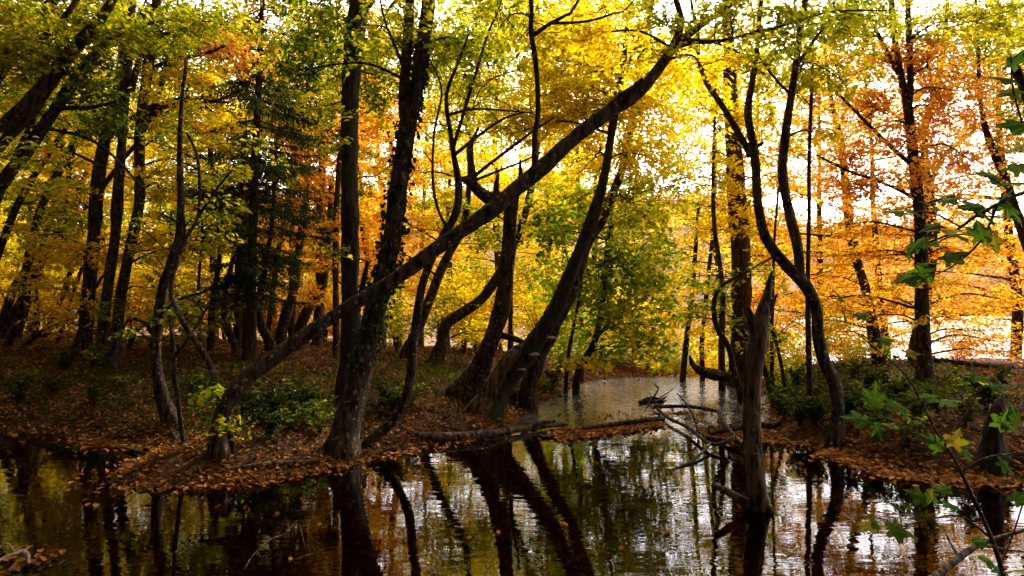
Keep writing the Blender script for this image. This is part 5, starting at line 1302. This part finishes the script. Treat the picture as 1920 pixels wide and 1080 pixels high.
# ------------------------------------------------------------------ near maple sprigs at the right
def maple_leaf_mesh(mat, seed):
    g = np.random.default_rng(seed)
    # five-lobed outline, one half; mirrored. x along the midrib from the stalk
    half = [(0, .0), (-.05, .10), (-.14, .20), (-.20, .34), (-.12, .34), (-.06, .40), (.02, .36), (.06, .30), (.07, .27), (.16, .32), (.20, .42), (.28, .50), (.36, .58), (.40, .50), (.50, .50), (.46, .40), (.50, .32), (.46, .25), (.45, .19),
            (.52, .17), (.64, .24), (.66, .16), (.78, .15), (.80, .08), (1.0, .0)]
    up = np.array(half)
    n = len(up)
    jl = g.normal(0, .012, (n, 2)); jr = g.normal(0, .012, (n, 2)); jl[[0, -1]] = 0; jr[[0, -1]] = 0
    L = up + jl; Rr = up * np.array([1, -1]) + jr
    # spine points matching the outline so each half becomes a strip of quads
    def zz(x, y): return -.22 * np.abs(y) ** 1.4 * (1 + .3 * np.sin(9 * x)) - .20 * x ** 2 + .09 * np.abs(y) * (np.cos(np.arctan2(y, x + .05) * 5))
    m = MB()
    for S in (L, Rr):
        sx = np.clip(np.linspace(0, 1, n), 0, 1)
        sp = np.stack([sx, np.zeros(n)], 1)
        mid = sp * .5 + S * .5
        V = np.concatenate([sp, mid, S])
        v = np.stack([V[:, 0], V[:, 1], zz(V[:, 0], V[:, 1])], 1)
        f = []
        for i in range(n - 1):
            for a in (0, n):
                f.append([a + i, a + i + 1, a + n + i + 1, a + n + i] if S is L else [a + n + i, a + n + i + 1, a + i + 1, a + i])
        m.add(v, f, 0, True)
    tube(m, np.array([[-.55, 0, .05], [-.25, 0, .03], [0, 0, 0.0]]), np.array([.012, .010, .010]), 5, 0, 0)
    return m.mesh('leaf', mat)
LM = [maple_leaf_mesh(LEAF['fg'], 1), maple_leaf_mesh(LEAF['fg'], 2), maple_leaf_mesh(LEAF['fgy'], 3)]

from mathutils import Matrix
def sprig(name, label, strokes, lvs, d, scale=.85):
    base = P(strokes[0][0][0], strokes[0][0][1], d)
    root = empty(name, base); tag(root, label, 'sapling')
    stem_pts = []
    for i, st in enumerate(strokes):
        w = [P(px, py, d + dz) for (px, py, r, dz) in st]; r = [q[2] / F * d for q in st]
        p, rr = catmull(w, r, .03); mb_ = MB(); tube(mb_, p, rr, 7, .04)
        link('stem' if i == 0 else 'twig', mb_.mesh('stem', BARK, base), root); stem_pts.append(p)
    sp = np.concatenate(stem_pts)
    for (px, py, size, ang, kind) in lvs:
        dz = R(-.08, .08)
        c = P(px, py, d + dz)
        s = size / F * d * scale
        ax = np.array([math.cos(math.radians(ang)), R(-.35, .25), math.sin(math.radians(ang))]); ax = unit(ax)
        up = unit(np.array([N(0, .3), -.38 + N(0, .25), .85]))
        up = unit(up - ax * np.dot(up, ax)); sd = np.cross(up, ax)
        o = link('leaf', LM[2 if kind == 'y' else int(rng.integers(0, 2))], root)
        org = c - ax * s * .45 - base
        M = Matrix(((ax[0] * s, sd[0] * s, up[0] * s, org[0]), (ax[1] * s, sd[1] * s, up[1] * s, org[1]), (ax[2] * s, sd[2] * s, up[2] * s, org[2]), (0, 0, 0, 1)))
        o.matrix_local = M
        if kind == 'y': o['label'] = 'yellowing lobed leaf'
    return root
sprig('maple_sapling', 'near maple sapling with large green and yellow lobed leaves at the lower right', [
    [(1890, 1110, 4.5, 0), (1870, 1040, 4.2, 0), (1855, 1000, 4, 0), (1822, 928, 3.5, .02), (1788, 858, 3, .03), (1757, 812, 2.6, .03), (1722, 742, 2.2, .02), (1695, 700, 1.6, 0), (1650, 660, 1.2, -.03), (1600, 620, 1, -.05)],
    [(1800, 885, 2.4, .03), (1850, 858, 1.8, .05), (1905, 850, 1.4, .06)], [(1770, 835, 2, .03), (1815, 770, 1.6, .05), (1840, 720, 1.2, .06)], [(1860, 1010, 2.4, 0), (1800, 968, 1.8, 0), (1740, 975, 1.4, 0), (1680, 990, 1, 0)], [(1750, 800, 1.8, 0), (1700, 780, 1.4, 0), (1650, 785, 1, -.02)],
    [(1875, 1060, 2.4, 0), (1900, 1000, 1.6, .05), (1925, 920, 1.2, .08)]],
    [(1642, 735, 52, 75, 'g'), (1632, 752, 36, 150, 'g'), (1692, 762, 58, -12, 'g'), (1604, 782, 58, 165, 'g'), (1660, 792, 56, 0, 'g'), (1650, 812, 36, -70, 'g'), (1745, 822, 46, 140, 'g'), (1760, 832, 40, 100, 'g'), (1792, 820, 46, 70, 'y'), (1812, 846, 50, -15, 'g'), (1806, 828, 38, 20, 'g'),
     (1752, 918, 48, 80, 'y'), (1772, 915, 36, 30, 'g'), (1718, 926, 48, 150, 'g'), (1740, 935, 36, 230, 'g'), (1788, 948, 40, -10, 'g'), (1625, 986, 52, 190, 'y'), (1640, 978, 36, 120, 'g'), (1690, 996, 54, -10, 'g'), (1712, 1002, 40, -20, 'g'), (1882, 786, 46, 60, 'g'), (1905, 775, 52, 100, 'g'), (1895, 800, 40, -30, 'g'),
     (1890, 876, 42, -40, 'g'), (1574, 552, 44, 130, 'g'), (1588, 596, 40, -60, 'g'), (1618, 590, 32, 20, 'g'), (1664, 637, 32, 10, 'g'), (1712, 661, 34, 5, 'y'), (1826, 686, 44, 110, 'g'), (1838, 706, 44, 10, 'g'), (1850, 718, 34, -20, 'y'), (1738, 742, 42, 170, 'g'), (1782, 750, 52, 15, 'g'), (1870, 722, 36, 20, 'g'),
     (1912, 1066, 50, 20, 'y'), (1850, 1050, 40, 150, 'g'), (1880, 1072, 40, -20, 'g'), (1835, 1015, 34, 170, 'g'), (1915, 930, 40, 40, 'g')], 2.75)
sprig('maple_branch', 'near maple branch reaching in from the right edge with large lobed leaves', [
    [(2060, 340, 6, .1), (1960, 352, 5, .05), (1905, 366, 4, .02), (1880, 378, 3.6, 0), (1830, 405, 3, 0), (1788, 435, 2.4, 0), (1740, 455, 1.6, -.02)], [(1870, 384, 2.6, 0), (1840, 450, 2, .03), (1785, 500, 1.6, .03), (1735, 520, 1.2, .02)], [(1940, 354, 3, .05), (1925, 260, 2.2, .05), (1900, 170, 1.8, .05), (1895, 100, 1.2, .05)], [(1905, 366, 2.2, .02), (1870, 340, 1.6, .0), (1850, 330, 1.2, 0)], [(1800, 425, 1.8, 0), (1750, 400, 1.4, 0), (1690, 396, 1, 0)]],
    [(1674, 395, 42, 175, 'g'), (1715, 396, 38, -20, 'g'), (1748, 383, 42, 150, 'g'), (1770, 428, 54, 170, 'y'), (1745, 425, 36, 190, 'g'), (1786, 372, 36, 20, 'g'), (1824, 386, 54, 175, 'g'), (1874, 376, 50, 60, 'g'), (1860, 410, 48, -30, 'g'), (1806, 442, 48, -10, 'g'), (1850, 440, 58, -20, 'g'), (1868, 456, 38, -80, 'y'), (1838, 430, 40, 90, 'g'),
     (1714, 460, 52, 215, 'g'), (1706, 470, 36, 250, 'g'), (1745, 452, 40, 20, 'g'), (1742, 491, 44, 10, 'g'), (1792, 478, 42, 30, 'g'), (1698, 520, 46, 190, 'g'), (1724, 520, 40, 240, 'g'), (1854, 326, 50, 165, 'g'), (1890, 340, 56, 175, 'g'), (1898, 232, 52, 170, 'g'), (1904, 275, 46, 200, 'y'), (1880, 145, 46, 160, 'g'), (1908, 105, 46, 60, 'g'), (1890, 172, 40, 190, 'g'), (1915, 310, 44, 30, 'g'), (1905, 400, 46, -50, 'g')], 2.9, 1.08)
